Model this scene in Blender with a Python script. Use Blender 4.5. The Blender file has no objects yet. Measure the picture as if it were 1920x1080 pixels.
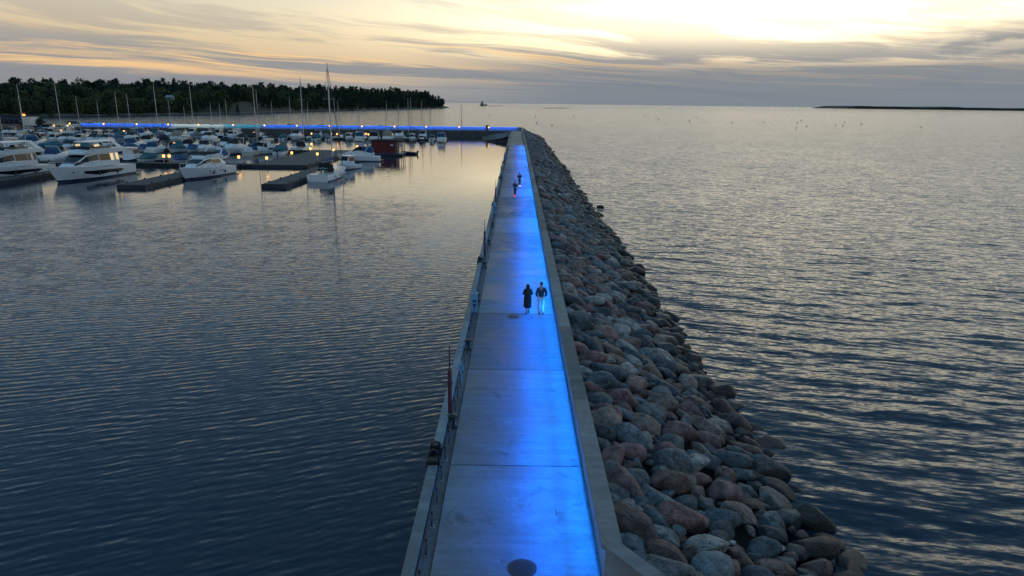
import bpy, bmesh, math, random
import numpy as np
from mathutils import Vector, Matrix, noise
random.seed(7)
rng = np.random.default_rng(7)
R = math.radians
PI = math.pi
SC = bpy.context.scene
COL = SC.collection

# ------------------------------------------------------------------ camera
CAM_Z = 13.3                       # above the water
PITCH, YAW, ROLL = R(15.14), R(0.22), R(0.72)
FPX = 1280.0                       # focal length in pixels of a 1920 wide picture (24 mm)
cam_d = bpy.data.cameras.new('camera')
cam = bpy.data.objects.new('camera', cam_d); COL.objects.link(cam)
cam_d.sensor_width = 36; cam_d.lens = 24; cam_d.clip_end = 60000; cam_d.clip_start = 0.2
CM = Matrix.Translation((0, 0, CAM_Z)) @ Matrix.Rotation(YAW, 4, 'Z') @ Matrix.Rotation(PI/2-PITCH, 4, 'X') @ Matrix.Rotation(ROLL, 4, 'Z')
cam.matrix_world = CM
SC.camera = cam

def ray(px, py):
    return (CM.to_3x3() @ Vector(((px-960)/FPX, -(py-540)/FPX, -1)))
def at(px, py, z=0.0):             # where the sight line through a pixel meets the level z
    d = ray(px, py); k = (z-CAM_Z)/d.z
    return Vector((d.x*k, d.y*k, z))
def at_y(px, py, y):               # where it meets the upright plane at distance y
    d = ray(px, py); k = y/d.y
    return Vector((d.x*k, y, CAM_Z+d.z*k))

# ------------------------------------------------------------------ sky and sun
SUN_AZ, SUN_EL = R(17), R(7)       # to the right of the jetty's line, low
world = bpy.data.worlds.new('World'); SC.world = world; world.use_nodes = True
class NT:
    """small helper for node trees"""
    def __init__(s, tree): s.t = tree; s.n = tree.nodes; s.l = tree.links
    def new(s, typ, **kw):
        n = s.n.new(typ)
        for k, v in kw.items(): setattr(n, k, v)
        return n
    def put(s, sock, v):
        if isinstance(v, bpy.types.NodeSocket): s.l.new(v, sock)
        elif v is not None: sock.default_value = v
    def m(s, op, a, b=None, c=None, clamp=False):
        n = s.new('ShaderNodeMath', operation=op, use_clamp=clamp)
        for i, v in enumerate((a, b, c)):
            if v is not None: s.put(n.inputs[i], v)
        return n.outputs[0]
    def vm(s, op, a, b=None, out=0, scale=None):
        n = s.new('ShaderNodeVectorMath', operation=op)
        s.put(n.inputs[0], a)
        if b is not None: s.put(n.inputs[1], b)
        if scale is not None: s.put(n.inputs['Scale'], scale)
        return n.outputs[out]
    def xyz(s, x=0., y=0., z=0.):
        n = s.new('ShaderNodeCombineXYZ')
        for i, v in enumerate((x, y, z)): s.put(n.inputs[i], v)
        return n.outputs[0]
    def sep(s, v):
        n = s.new('ShaderNodeSeparateXYZ'); s.put(n.inputs[0], v); return n.outputs
    def noise(s, v, scale=1., detail=2., rough=.5, dist=0., dim='3D', out=0):
        n = s.new('ShaderNodeTexNoise', noise_dimensions=dim)
        s.put(n.inputs['Vector'], v); s.put(n.inputs['Scale'], scale); s.put(n.inputs['Detail'], detail)
        s.put(n.inputs['Roughness'], rough); s.put(n.inputs['Distortion'], dist)
        return n.outputs[out]
    def ramp(s, f, stops, interp='LINEAR'):
        n = s.new('ShaderNodeValToRGB'); s.put(n.inputs[0], f)
        e = n.color_ramp.elements; n.color_ramp.interpolation = interp
        while len(e) < len(stops): e.new(.5)
        for el, (p, c) in zip(e, stops):
            el.position = p; el.color = (c, c, c, 1) if not hasattr(c, '__len__') else (*c, 1)
        return n.outputs[0]
    def mix(s, f, a, b, mode='MIX'):
        n = s.new('ShaderNodeMix', data_type='RGBA', blend_type=mode)
        s.put(n.inputs[0], f)
        for i, v in ((6, a), (7, b)):
            s.put(n.inputs[i], v if isinstance(v, bpy.types.NodeSocket) else (*v, 1))
        return n.outputs[2]
    def smooth(s, v, a, b, o0=0., o1=1.):
        n = s.new('ShaderNodeMapRange', interpolation_type='SMOOTHSTEP')
        s.put(n.inputs[0], v); s.put(n.inputs[1], a); s.put(n.inputs[2], b); s.put(n.inputs[3], o0); s.put(n.inputs[4], o1)
        return n.outputs[0]
    def gauss(s, v, c, w):
        d = s.m('DIVIDE', s.m('SUBTRACT', v, c), w)
        return s.m('EXPONENT', s.m('MULTIPLY', s.m('MULTIPLY', d, d), -1.))

w = NT(world.node_tree); w.n.clear()
gen = w.new('ShaderNodeTexCoord').outputs['Generated']
dx, dy, dz = w.sep(gen)
el = w.m('MAXIMUM', dz, 0.)
az = w.m('ARCTAN2', dx, dy)
sky = w.new('ShaderNodeTexSky', sky_type='NISHITA'); sky.sun_disc = False
sky.sun_elevation = SUN_EL; sky.sun_rotation = SUN_AZ; sky.dust_density = 2.0; sky.air_density = 1.3
# thin cloud veil: what the dusk sky shows from the horizon up to the zenith
veil = w.ramp(el, [(0., (.200, .225, .265)), (.022, (.30, .285, .290)), (.045, (.60, .43, .28)), (.075, (.67, .53, .34)), (.11, (.69, .60, .43)),
                   (.138, (.56, .54, .46)), (.165, (.40, .50, .58)), (.21, (.27, .42, .57)), (.32, (.14, .285, .435)), (1., (.10, .235, .385))])
vlog = w.m('LOGARITHM', w.m('ADD', el, .045), 2.718)
warp = w.noise(w.xyz(w.m('MULTIPLY', az, 1.2), w.m('MULTIPLY', vlog, .8), 0.), 2.2, 2., .5)
tilt = w.m('ADD', vlog, w.m('ADD', w.m('MULTIPLY', az, .55), w.m('MULTIPLY', w.m('SUBTRACT', warp, .5), .30)))
st1 = w.noise(w.xyz(w.m('MULTIPLY', az, 1.15), w.m('MULTIPLY', tilt, 2.6), 3.1), 1.9, 9., .62, .3)
st2 = w.noise(w.xyz(w.m('MULTIPLY', az, 1.7), w.m('MULTIPLY', tilt, 5.0), 9.7), 1.9, 9., .62, .2)
# glow of the hidden sun
g1 = w.m('MULTIPLY', w.gauss(az, .27, .33), w.gauss(el, .108, .035))
g2 = w.m('MULTIPLY', w.gauss(az, .48, .62), w.gauss(el, .19, .15))
glow = w.vm('ADD', w.vm('SCALE', (1.0, .87, .60), scale=w.m('MULTIPLY', g1, .95)), w.vm('SCALE', (1., .86, .54), scale=w.m('MULTIPLY', g2, 1.05)))
c = w.vm('ADD', veil, glow)
# golden lit streaks low down
gold = w.m('MULTIPLY', w.smooth(st2, .47, .62), w.gauss(el, .054, .026))
c = w.mix(w.m('MULTIPLY', gold, .9), c, (1.0, .64, .30))
# grey cloud streaks, dense towards the horizon
dens = w.m('MULTIPLY', w.smooth(st1, .455, .575), w.ramp(el, [(0., .55), (.03, .95), (.06, .95), (.085, .55), (.12, .38), (.2, .45), (.5, .35), (1., .3)]))
c = w.mix(dens, c, w.ramp(el, [(0., (.215, .240, .285)), (.11, (.40, .385, .36)), (.15, (.36, .38, .39)), (.24, (.21, .31, .41)), (1., (.16, .28, .40))]))
# a darker cloud low on the right, past the glow
pc_ = w.m('MULTIPLY', w.m('MULTIPLY', w.gauss(az, .64, .15), w.gauss(el, .072, .020)), w.smooth(w.noise(w.xyz(w.m('MULTIPLY', az, 9.), w.m('MULTIPLY', el, 34.), 1.), 1.3, 8., .6), .40, .58))
c = w.mix(pc_, c, (.22, .245, .285))
# bank of cloud along the sea horizon to the right
bank = w.m('MULTIPLY', w.smooth(w.m('ADD', el, w.m('MULTIPLY', w.m('SUBTRACT', st1, .5), .16)), .066, .038), w.smooth(az, -.22, .12))
c = w.mix(w.m('MULTIPLY', bank, .93), c, w.mix(w.m('MULTIPLY', w.m('MULTIPLY', w.smooth(st2, .45, .62), .55), w.smooth(el, .018, .045)), (.200, .235, .275), (.44, .37, .31)))
nish = w.vm('SCALE', sky.outputs[0], scale=w.smooth(el, .03, .35, 0., .003))
bg = w.new('ShaderNodeBackground'); w.put(bg.inputs[0], w.vm('ADD', c, nish)); bg.inputs[1].default_value = 1.0
w.put(w.new('ShaderNodeOutputWorld').inputs[0], bg.outputs[0])

sun_d = bpy.data.lights.new('sun', 'SUN'); sun_d.energy = .03; sun_d.angle = R(100); sun_d.color = (1, .80, .55)
sun = bpy.data.objects.new('sun', sun_d); COL.objects.link(sun)
sun.rotation_euler = Vector((math.sin(SUN_AZ)*math.cos(SUN_EL), math.cos(SUN_AZ)*math.cos(SUN_EL), math.sin(SUN_EL))).to_track_quat('Z', 'Y').to_euler()

SC.view_settings.view_transform = 'Standard'; SC.view_settings.look = 'None'
SC.view_settings.exposure = 0.0; SC.view_settings.gamma = 1.0; SC.view_settings.use_curve_mapping = False
SC.cycles.use_denoising = True
SC.cycles.max_bounces = 6; SC.cycles.diffuse_bounces = 3; SC.cycles.glossy_bounces = 3
SC.cycles.sample_clamp_indirect = 4.0

# ------------------------------------------------------------------ materials
def newmat(name):
    m = bpy.data.materials.new(name); m.use_nodes = True
    t = NT(m.node_tree); b = t.n['Principled BSDF']
    return m, t, b
def plain(name, col, rough=.5, metal=0., spec=.5, emit=None, es=0., vary=.0, vscale=4.):
    m, t, b = newmat(name)
    b.inputs['Roughness'].default_value = rough; b.inputs['Metallic'].default_value = metal
    b.inputs['Specular IOR Level'].default_value = spec
    if vary:
        co = t.new('ShaderNodeTexCoord').outputs['Object']
        f = t.noise(co, vscale, 5., .6)
        k = t.smooth(f, .3, .7, 1-vary, 1+vary)
        t.put(b.inputs['Base Color'], t.vm('SCALE', col, scale=k))
        t.put(b.inputs['Roughness'], t.m('ADD', rough-.08, t.m('MULTIPLY', f, .16)))
    else:
        b.inputs['Base Color'].default_value = (*col, 1)
    if emit: b.inputs['Emission Color'].default_value = (*emit, 1); b.inputs['Emission Strength'].default_value = es
    return m
M = {}
def concrete(name, col, seed, rough=.7, per_object=True, wet=0.):
    m, t, b = newmat(name)
    P = t.new('ShaderNodeNewGeometry').outputs['Position']
    rnd = t.new('ShaderNodeObjectInfo').outputs['Random']
    P2 = t.vm('ADD', P, t.xyz(t.m('MULTIPLY', rnd, 57.), seed, 0.)) if per_object else P
    a = t.noise(P2, .55, 6., .62, .6); f = t.noise(P2, 5., 5., .65); g = t.noise(P2, 60., 2., .6)
    k = t.m('ADD', t.smooth(a, .28, .72, .74, 1.2), t.m('MULTIPLY', t.m('SUBTRACT', f, .5), .45))
    k = t.m('ADD', k, t.m('MULTIPLY', t.m('SUBTRACT', g, .5), .25))
    k = t.m('MULTIPLY', k, t.smooth(rnd, 0., 1., .72, 1.3))
    streak = t.noise(t.vm('MULTIPLY', P2, (.35, 3.2, 1.)), 1.0, 4., .6)
    k = t.m('MULTIPLY', k, t.smooth(streak, .3, .7, .86, 1.12))
    stain = t.smooth(t.noise(P2, .8, 8., .72, .8), .57, .64)
    salt = t.smooth(t.noise(t.vm('ADD', P2, (31., 7., 0.)), 1.3, 8., .75, .5), .60, .68)
    vor = t.new('ShaderNodeTexVoronoi', feature='DISTANCE_TO_EDGE'); t.put(vor.inputs['Vector'], t.vm('ADD', P2, t.vm('SCALE', t.noise(P2, 2.5, 4., .6, out=1), scale=.5))); vor.inputs['Scale'].default_value = .35
    crack = t.m('MULTIPLY', t.m('LESS_THAN', vor.outputs['Distance'], .006), t.smooth(t.noise(P2, .3, 2.), .52, .58))
    k = t.m('MULTIPLY', k, t.m('SUBTRACT', 1., t.m('MULTIPLY', stain, .30)))
    k = t.m('MULTIPLY', k, t.m('ADD', 1., t.m('MULTIPLY', salt, .35)))
    k = t.m('MULTIPLY', k, t.m('SUBTRACT', 1., t.m('MULTIPLY', crack, .12)))
    t.put(b.inputs['Base Color'], t.vm('SCALE', col, scale=k))
    t.put(b.inputs['Roughness'], t.smooth(a, .35, .65, rough-.28-wet, rough+.1))
    b.inputs['Specular IOR Level'].default_value = .22
    bp = t.new('ShaderNodeBump'); bp.inputs['Strength'].default_value = .5; bp.inputs['Distance'].default_value = .01
    t.put(bp.inputs['Height'], t.m('ADD', f, t.m('MULTIPLY', g, .5))); t.put(b.inputs['Normal'], bp.outputs[0])
    return m
M['deck'] = concrete('deck_concrete', (.150, .160, .165), 2., .66)
M['kerb'] = concrete('edge_concrete', (.125, .135, .14), 5., .75)
M['cap'] = concrete('cap_concrete', (.21, .22, .22), 8., .75)
M['wall'] = concrete('wall_concrete', (.195, .205, .205), 11., .8)
M['quay'] = concrete('quay_concrete', (.10, .105, .105), 14., .8)
M['pontoon'] = concrete('pontoon_side', (.05, .053, .057), 17., .7)

def pontoon_deck():
    m, t, b = newmat('pontoon_planks')
    P = t.new('ShaderNodeTexCoord').outputs['Object']
    x, y, z = t.sep(P)
    saw = t.m('FRACT', t.m('MULTIPLY', y, 6.))
    gap = t.m('LESS_THAN', saw, .08)
    f = t.noise(t.xyz(t.m('MULTIPLY', x, .6), t.m('FLOOR', t.m('MULTIPLY', y, 6.)), 0.), 3., 3.)
    c = t.vm('SCALE', (.070, .068, .068), scale=t.smooth(f, .3, .7, .65, 1.35))
    t.put(b.inputs['Base Color'], t.mix(gap, c, (.015, .015, .015)))
    b.inputs['Roughness'].default_value = .75
    return m
M['planks'] = pontoon_deck()

def rock_mat(name, use_attr):
    m, t, b = newmat(name)
    geo = t.new('ShaderNodeNewGeometry')
    if use_attr:
        rnd = t.new('ShaderNodeAttribute', attribute_name='rnd').outputs['Fac']
        P = geo.outputs['Position']; sc = 1.
    else:
        rnd = t.new('ShaderNodeObjectInfo').outputs['Random']
        P = t.new('ShaderNodeTexCoord').outputs['Object']; sc = .8
    off = t.xyz(t.m('MULTIPLY', rnd, 91.), t.m('MULTIPLY', rnd, 37.), 0.)
    Q = t.vm('ADD', P, off)
    r2 = t.m('FRACT', t.m('MULTIPLY', rnd, 13.7)); r3 = t.m('FRACT', t.m('MULTIPLY', rnd, 71.3))
    base = t.ramp(rnd, [(0., (.095, .125, .145)), (.12, (.265, .205, .180)), (.22, (.125, .160, .185)), (.32, (.270, .165, .150)), (.44, (.180, .185, .190)),
                        (.54, (.245, .150, .150)), (.65, (.075, .090, .105)), (.74, (.20, .235, .260)), (.83, (.37, .36, .345)), (.91, (.165, .115, .105))], 'CONSTANT')
    band = t.new('ShaderNodeTexWave', wave_type='BANDS', bands_direction='DIAGONAL')
    t.put(band.inputs['Vector'], t.vm('MULTIPLY', Q, (.5, 1.6, 2.2))); t.put(band.inputs['Scale'], t.m('ADD', .5, t.m('MULTIPLY', r3, 1.1)))
    band.inputs['Distortion'].default_value = 11.; band.inputs['Detail'].default_value = 3.; band.inputs['Detail Scale'].default_value = 1.3
    bk = t.smooth(band.outputs['Fac'], .15, .85, .84, 1.16)
    bk = t.m('ADD', t.m('MULTIPLY', bk, t.smooth(r2, .62, .85)), t.m('SUBTRACT', 1., t.smooth(r2, .62, .85)))
    n1 = t.noise(Q, 2.0*sc, 5., .6); n2 = t.noise(Q, 16.*sc, 4., .7); n3 = t.noise(Q, 70.*sc, 2., .6)
    k = t.m('MULTIPLY', t.smooth(n1, .25, .75, .5, 1.5), bk)
    k = t.m('MULTIPLY', k, t.smooth(n2, .25, .75, .55, 1.5)); k = t.m('MULTIPLY', k, t.smooth(n3, .25, .75, .75, 1.25))
    vr = t.new('ShaderNodeTexVoronoi', feature='DISTANCE_TO_EDGE'); t.put(vr.inputs['Vector'], t.vm('ADD', t.vm('MULTIPLY', Q, (.7, 1.2, 1.6)), t.vm('SCALE', t.noise(Q, 1.6, 4., .6, out=1), scale=.9))); vr.inputs['Scale'].default_value = 1.1*sc
    ck = t.m('MULTIPLY', t.smooth(vr.outputs['Distance'], .035, .0), t.smooth(r3, .3, .5))
    k = t.m('MULTIPLY', k, t.m('SUBTRACT', 1., t.m('MULTIPLY', ck, .55)))
    col = t.vm('SCALE', base, scale=t.m('MULTIPLY', k, .86))
    lich = t.m('MULTIPLY', t.smooth(t.noise(Q, 4.5*sc, 6., .7), .60, .70), t.smooth(geo_up(t, geo), .2, .8))
    col = t.mix(t.m('MULTIPLY', lich, .15), col, (.27, .28, .25))
    pz = t.sep(geo.outputs['Position'])[2]
    wet = t.smooth(t.m('ADD', pz, t.m('MULTIPLY', n1, .7)), 1.7, .7)
    t.put(b.inputs['Base Color'], t.mix(t.m('MULTIPLY', wet, .8), col, t.mix(n1, (.014, .016, .016), (.034, .033, .030))))
    t.put(b.inputs['Roughness'], t.m('SUBTRACT', t.smooth(n2, .3, .7, .48, .72), t.m('MULTIPLY', wet, .22)))
    b.inputs['Specular IOR Level'].default_value = .28
    bp = t.new('ShaderNodeBump'); bp.inputs['Strength'].default_value = .8; bp.inputs['Distance'].default_value = .045
    t.put(bp.inputs['Height'], t.m('ADD', t.m('ADD', t.m('MULTIPLY', n2, .8), t.m('MULTIPLY', n3, .25)), t.m('ADD', n1, t.m('SUBTRACT', t.m('MULTIPLY', bk, .12), t.m('MULTIPLY', ck, .6)))))
    t.put(b.inputs['Normal'], bp.outputs[0])
    return m
def geo_up(t, geo): return t.sep(geo.outputs['Normal'])[2]
M['rock'] = rock_mat('boulder_stone', False)
M['rock_mass'] = rock_mat('boulder_stone_far', True)
M['fill'] = plain('rubble_fill', (.045, .045, .045), .9, vary=.4, vscale=1.2)

def water(name, comps, calm=None, far_rough=.05, trains=(), base=(.005, .027, .050)):
    """comps: (direction deg, scale along, scale across, slope, detail)"""
    m, t, b = newmat(name)
    P = t.new('ShaderNodeNewGeometry').outputs['Position']
    tot = None
    wob = t.vm('SUBTRACT', t.noise(P, .05, 2., .5, out=1), (.5, .5, .5))
    Pw = t.vm('ADD', P, t.vm('SCALE', wob, scale=4.))
    for i, (a, sa, sc, amp, det) in enumerate(comps):
        d = (math.sin(R(a)), math.cos(R(a)), 0.); p = (math.cos(R(a)), -math.sin(R(a)), 0.)
        u = t.vm('DOT_PRODUCT', Pw, d, out=1); v = t.vm('DOT_PRODUCT', Pw, p, out=1)
        n = t.noise(t.xyz(t.m('MULTIPLY', u, sa), t.m('ADD', t.m('MULTIPLY', v, sc), 17.3*i), 3.7*i), 1., det, .55, .25, '3D')
        s = t.vm('SCALE', d, scale=t.m('MULTIPLY', t.m('SUBTRACT', n, .5), 2.*amp))
        tot = s if tot is None else t.vm('ADD', tot, s)
    for i, (a, lam, ws, wamp, amp) in enumerate(trains):      # wave trains with wandering crests
        d = (math.sin(R(a)), math.cos(R(a)), 0.)
        u = t.vm('DOT_PRODUCT', P, d, out=1)
        wn = t.noise(t.vm('ADD', P, (13.*i, 5.*i, 0.)), ws, 2., .5)
        ph = t.m('ADD', t.m('MULTIPLY', u, 2*PI/lam), t.m('MULTIPLY', wn, wamp))
        md = t.smooth(t.noise(t.vm('ADD', P, (40.+9*i, 3., 0.)), ws*1.3, 2., .5), .32, .66, .15, 1.)
        tot = t.vm('ADD', tot, t.vm('SCALE', d, scale=t.m('MULTIPLY', t.m('MULTIPLY', t.m('SINE', ph), md), amp)))
    gust = t.noise(t.vm('MULTIPLY', P, (.018, .035, 1.)), 1., 3., .55)
    k = t.smooth(gust, .3, .7, .9, 1.08)
    if calm is not None: k = t.m('MULTIPLY', k, calm(t, P, gust))
    tot = t.vm('SCALE', tot, scale=k)
    nrm = t.vm('NORMALIZE', t.vm('SUBTRACT', (0., 0., 1.), tot))
    t.put(b.inputs['Normal'], nrm)
    b.inputs['Base Color'].default_value = (*base, 1)
    t.put(b.inputs['Roughness'], t.m('ADD', .045, t.m('MULTIPLY', t.smooth(t.sep(P)[1], 60., 420., 0., far_rough-.045), t.smooth(t.sep(P)[1], 700., 3500., 1., 0.)))); b.inputs['IOR'].default_value = 1.333
    return m
def calm_harbour(t, P, gust):
    x, y, z = t.sep(P)
    q = t.m('ADD', y, t.m('ADD', t.m('MULTIPLY', t.m('SUBTRACT', gust, .5), 60.), t.m('MULTIPLY', x, -.18)))
    k = t.smooth(q, 66., 118., 1., .16)
    near_quay = t.smooth(t.m('ADD', x, t.m('MULTIPLY', t.m('SUBTRACT', gust, .5), 16.)), -16., -7., 0., 1.)
    k2 = t.m('MULTIPLY', near_quay, t.smooth(y, 45., 75.))
    return t.m('MULTIPLY', k, t.m('SUBTRACT', 1., t.m('MULTIPLY', k2, .72)))
M['sea'] = water('sea_water', [(10., 2.2, .27, .20, 2.), (19., 4.6, .75, .26, 2.), (5., 9., 2.0, .22, 2.)], None, .11, [(13., 3.6, .08, 17., .085), (19., 1.6, .2, 15., .09), (8., .72, .45, 13., .07)])
M['harbour'] = water('harbour_water', [(-20., 6., .9, .10, 1.), (2., 11., 2.6, .10, 1.)], calm_harbour, .05, [(-17., .54, .30, 13., .092), (-28., .33, .55, 12., .070), (-8., 1.4, .15, 10., .020)])

M['white'] = plain('white_gelcoat', (.80, .82, .83), .22, vary=.06, vscale=1.5)
M['cream'] = plain('cream_gelcoat', (.60, .57, .50), .3, vary=.08, vscale=1.5)
M['navy'] = plain('navy_gelcoat', (.018, .035, .085), .2)
M['greyhull'] = plain('grey_gelcoat', (.30, .33, .36), .3)
M['glass'] = plain('dark_glass', (.010, .013, .017), .08, spec=.25)
M['black'] = plain('black_rubber', (.015, .015, .016), .6)
M['iron'] = plain('black_iron', (.02, .02, .022), .45)
M['metal'] = plain('mast_metal', (.55, .56, .57), .35, metal=.6)
M['chrome'] = plain('polished_rail', (.7, .7, .72), .2, metal=1.)
M['teak'] = plain('teak_deck', (.26, .17, .10), .6, vary=.2, vscale=3.)
M['cover_blue'] = plain('blue_canvas', (.025, .085, .20), .85, vary=.2, vscale=2.)
M['cover_teal'] = plain('teal_canvas', (.03, .13, .16), .85, vary=.2, vscale=2.)
M['cover_black'] = plain('black_canvas', (.02, .022, .026), .85, vary=.2, vscale=2.)
M['cover_beige'] = plain('beige_canvas', (.34, .30, .24), .85, vary=.15, vscale=2.)
M['cover_grey'] = plain('grey_canvas', (.17, .18, .20), .85, vary=.15, vscale=2.)
M['redstripe'] = plain('red_paint', (.30, .025, .02), .4)
M['redpole'] = plain('dark_red_paint', (.105, .014, .012), .45, vary=.15, vscale=3.)
M['bluestripe'] = plain('blue_paint', (.02, .07, .25), .35)
M['lampglow'] = plain('lamp_glow', (.9, .6, .3), .5, emit=(1., .46, .10), es=2.6)
M['cabinglow'] = plain('cabin_glow', (.5, .4, .25), .4, emit=(1., .72, .36), es=.75)
M['tail'] = plain('red_lamp', (.5, .02, .02), .4, emit=(1., .06, .03), es=1.6)
M['head'] = plain('white_lamp', (.8, .8, .8), .4, emit=(1., .6, .7), es=1.1)

# ------------------------------------------------------------------ mesh helpers
class MB:
    def __init__(s): s.v = []; s.f = []
    def add(s, v, f):
        o = len(s.v); s.v += [tuple(x) for x in v]; s.f += [tuple(i+o for i in q) for q in f]; return s
    def box(s, x0, x1, y0, y1, z0, z1, ch=0.):
        if ch:
            a = ch
            lo = [(x0, y0), (x1, y0), (x1, y1), (x0, y1)]; hi = [(x0+a, y0+a), (x1-a, y0+a), (x1-a, y1-a), (x0+a, y1-a)]
            v = [(*p, z0) for p in lo]+[(*p, z1-a) for p in lo]+[(*p, z1) for p in hi]
            f = [(3, 2, 1, 0), (8, 9, 10, 11)]
            for k in (0, 4):
                f += [(k+i, k+(i+1) % 4, k+4+(i+1) % 4, k+4+i) for i in range(4)]
            return s.add(v, f)
        v = [(x, y, z) for z in (z0, z1) for x, y in ((x0, y0), (x1, y0), (x1, y1), (x0, y1))]
        return s.add(v, [(3, 2, 1, 0), (4, 5, 6, 7), (0, 1, 5, 4), (1, 2, 6, 5), (2, 3, 7, 6), (3, 0, 4, 7)])
    def tube(s, pts, r, n=6, closed=False):
        pts = [Vector(p) for p in pts]; rr = r if hasattr(r, '__len__') else [r]*len(pts)
        v = []; f = []; k = len(pts)
        for i, p in enumerate(pts):
            t = (pts[(i+1) % k if closed else min(i+1, k-1)]-pts[(i-1) % k if closed else max(i-1, 0)]).normalized()
            up = Vector((0, 0, 1)) if abs(t.z) < .95 else Vector((0, 1, 0))
            a = t.cross(up).normalized(); b = t.cross(a)
            v += [p+(a*math.cos(2*PI*j/n)+b*math.sin(2*PI*j/n))*rr[i] for j in range(n)]
        for i in range(k if closed else k-1):
            i2 = (i+1) % k
            f += [(i*n+j, i*n+(j+1) % n, i2*n+(j+1) % n, i2*n+j) for j in range(n)]
        if not closed: f += [tuple(range(n))[::-1], tuple((k-1)*n+j for j in range(n))]
        return s.add(v, f)
    def lathe(s, prof, c=(0, 0, 0), n=12, axis='Z'):
        v = []; f = []
        for r, z in prof:
            for j in range(n):
                a = 2*PI*j/n; p = (r*math.cos(a), r*math.sin(a), z)
                if axis == 'X': p = (z, r*math.cos(a), r*math.sin(a))
                if axis == 'Y': p = (r*math.cos(a), z, r*math.sin(a))
                v.append((p[0]+c[0], p[1]+c[1], p[2]+c[2]))
        for i in range(len(prof)-1):
            f += [(i*n+j, i*n+(j+1) % n, (i+1)*n+(j+1) % n, (i+1)*n+j) for j in range(n)]
        f += [tuple(range(n))[::-1], tuple((len(prof)-1)*n+j for j in range(n))]
        return s.add(v, f)
    def loft(s, rings, closed=True, caps=True):
        n = len(rings[0]); v = [p for r in rings for p in r]; f = []
        for i in range(len(rings)-1):
            for j in range(n if closed else n-1):
                j2 = (j+1) % n; f.append((i*n+j, i*n+j2, (i+1)*n+j2, (i+1)*n+j))
        if caps: f += [tuple(range(n))[::-1], tuple((len(rings)-1)*n+j for j in range(n))]
        return s.add(v, f)
    def prism(s, poly, z0, z1):
        n = len(poly)
        v = [(x, y, z0) for x, y in poly]+[(x, y, z1) for x, y in poly]
        return s.add(v, [tuple(range(n))[::-1], tuple(n+i for i in range(n))]+[(i, (i+1) % n, n+(i+1) % n, n+i) for i in range(n)])
    def mesh(s, name, mat, smooth=False):
        me = bpy.data.meshes.new(name); me.from_pydata(s.v, [], s.f)
        bm = bmesh.new(); bm.from_mesh(me); bmesh.ops.recalc_face_normals(bm, faces=bm.faces); bm.to_mesh(me); bm.free()
        if smooth:
            me.shade_smooth()
            me.set_sharp_from_angle(angle=R(smooth if smooth is not True else 45))
        me.materials.append(mat); return me
    def build(s, name, mat, parent=None, smooth=False):
        return obj(name, s.mesh(name, mat, smooth), parent)
def obj(name, me, parent=None, loc=None, rz=None):
    o = bpy.data.objects.new(name, me); COL.objects.link(o); o.parent = parent
    if loc is not None: o.location = loc
    if rz is not None: o.rotation_euler.z = rz
    return o
def tag(o, label=None, cat=None, group=None, kind=None):
    for k, v in (('label', label), ('category', cat), ('group', group), ('kind', kind)):
        if v: o[k] = v
    return o
def empty(name, loc=(0, 0, 0), rz=0., label=None, cat=None, group=None, kind=None):
    return tag(obj(name, None, None, loc, rz), label, cat, group, kind)
KIDS = {}
def copy_tree(o, parent=None):
    cp = o.copy(); COL.objects.link(cp); cp.parent = parent
    for ch in o.children: copy_tree(ch, cp)
    return cp
def np_mesh(name, V, F, mat, attr=None, smooth=True):
    me = bpy.data.meshes.new(name)
    me.vertices.add(len(V)); me.vertices.foreach_set('co', np.ascontiguousarray(V, np.float32).ravel())
    nf, k = F.shape
    me.loops.add(nf*k); me.loops.foreach_set('vertex_index', np.ascontiguousarray(F, np.int32).ravel())
    me.polygons.add(nf); me.polygons.foreach_set('loop_start', np.arange(0, nf*k, k, dtype=np.int32))
    me.update(calc_edges=True)
    if attr is not None:
        a = me.attributes.new('rnd', 'FLOAT', 'POINT'); a.data.foreach_set('value', np.ascontiguousarray(attr, np.float32))
    if smooth: me.shade_smooth()
    me.materials.append(mat); me.validate()
    return me
ORD = 'first second third fourth fifth sixth seventh eighth ninth tenth eleventh twelfth thirteenth fourteenth fifteenth sixteenth seventeenth eighteenth nineteenth twentieth'.split()
def ordinal(i):                    # 1 -> first
    if i <= 20: return ORD[i-1]
    t = {2: 'twenty', 3: 'thirty', 4: 'forty', 5: 'fifty', 6: 'sixty', 7: 'seventy', 8: 'eighty', 9: 'ninety'}[i//10]
    return t+'-'+ORD[i % 10-1] if i % 10 else {2: 'twentieth', 3: 'thirtieth', 4: 'fortieth', 5: 'fiftieth', 6: 'sixtieth', 7: 'seventieth', 8: 'eightieth', 9: 'ninetieth'}[i//10]

# ------------------------------------------------------------------ setting: water
DECK = 2.4                         # promenade level
ARM_Y = 288.                       # where the jetty turns
mb = MB()
mb.add([(-.5, -300, 0), (16000, -300, 0), (16000, 30000, 0), (-.5, 30000, 0)], [(0, 1, 2, 3)])
mb.add([(-16000, ARM_Y+1, 0), (-.5, ARM_Y+1, 0), (-.5, 30000, 0), (-16000, 30000, 0)], [(0, 1, 2, 3)])
tag(mb.build('sea', M['sea']), kind='structure')
mb = MB(); mb.add([(-16000, -300, 0), (-.5, -300, 0), (-.5, ARM_Y+1, 0), (-16000, ARM_Y+1, 0)], [(0, 1, 2, 3)])
tag(mb.build('harbour_water', M['harbour']), kind='structure')

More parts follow.
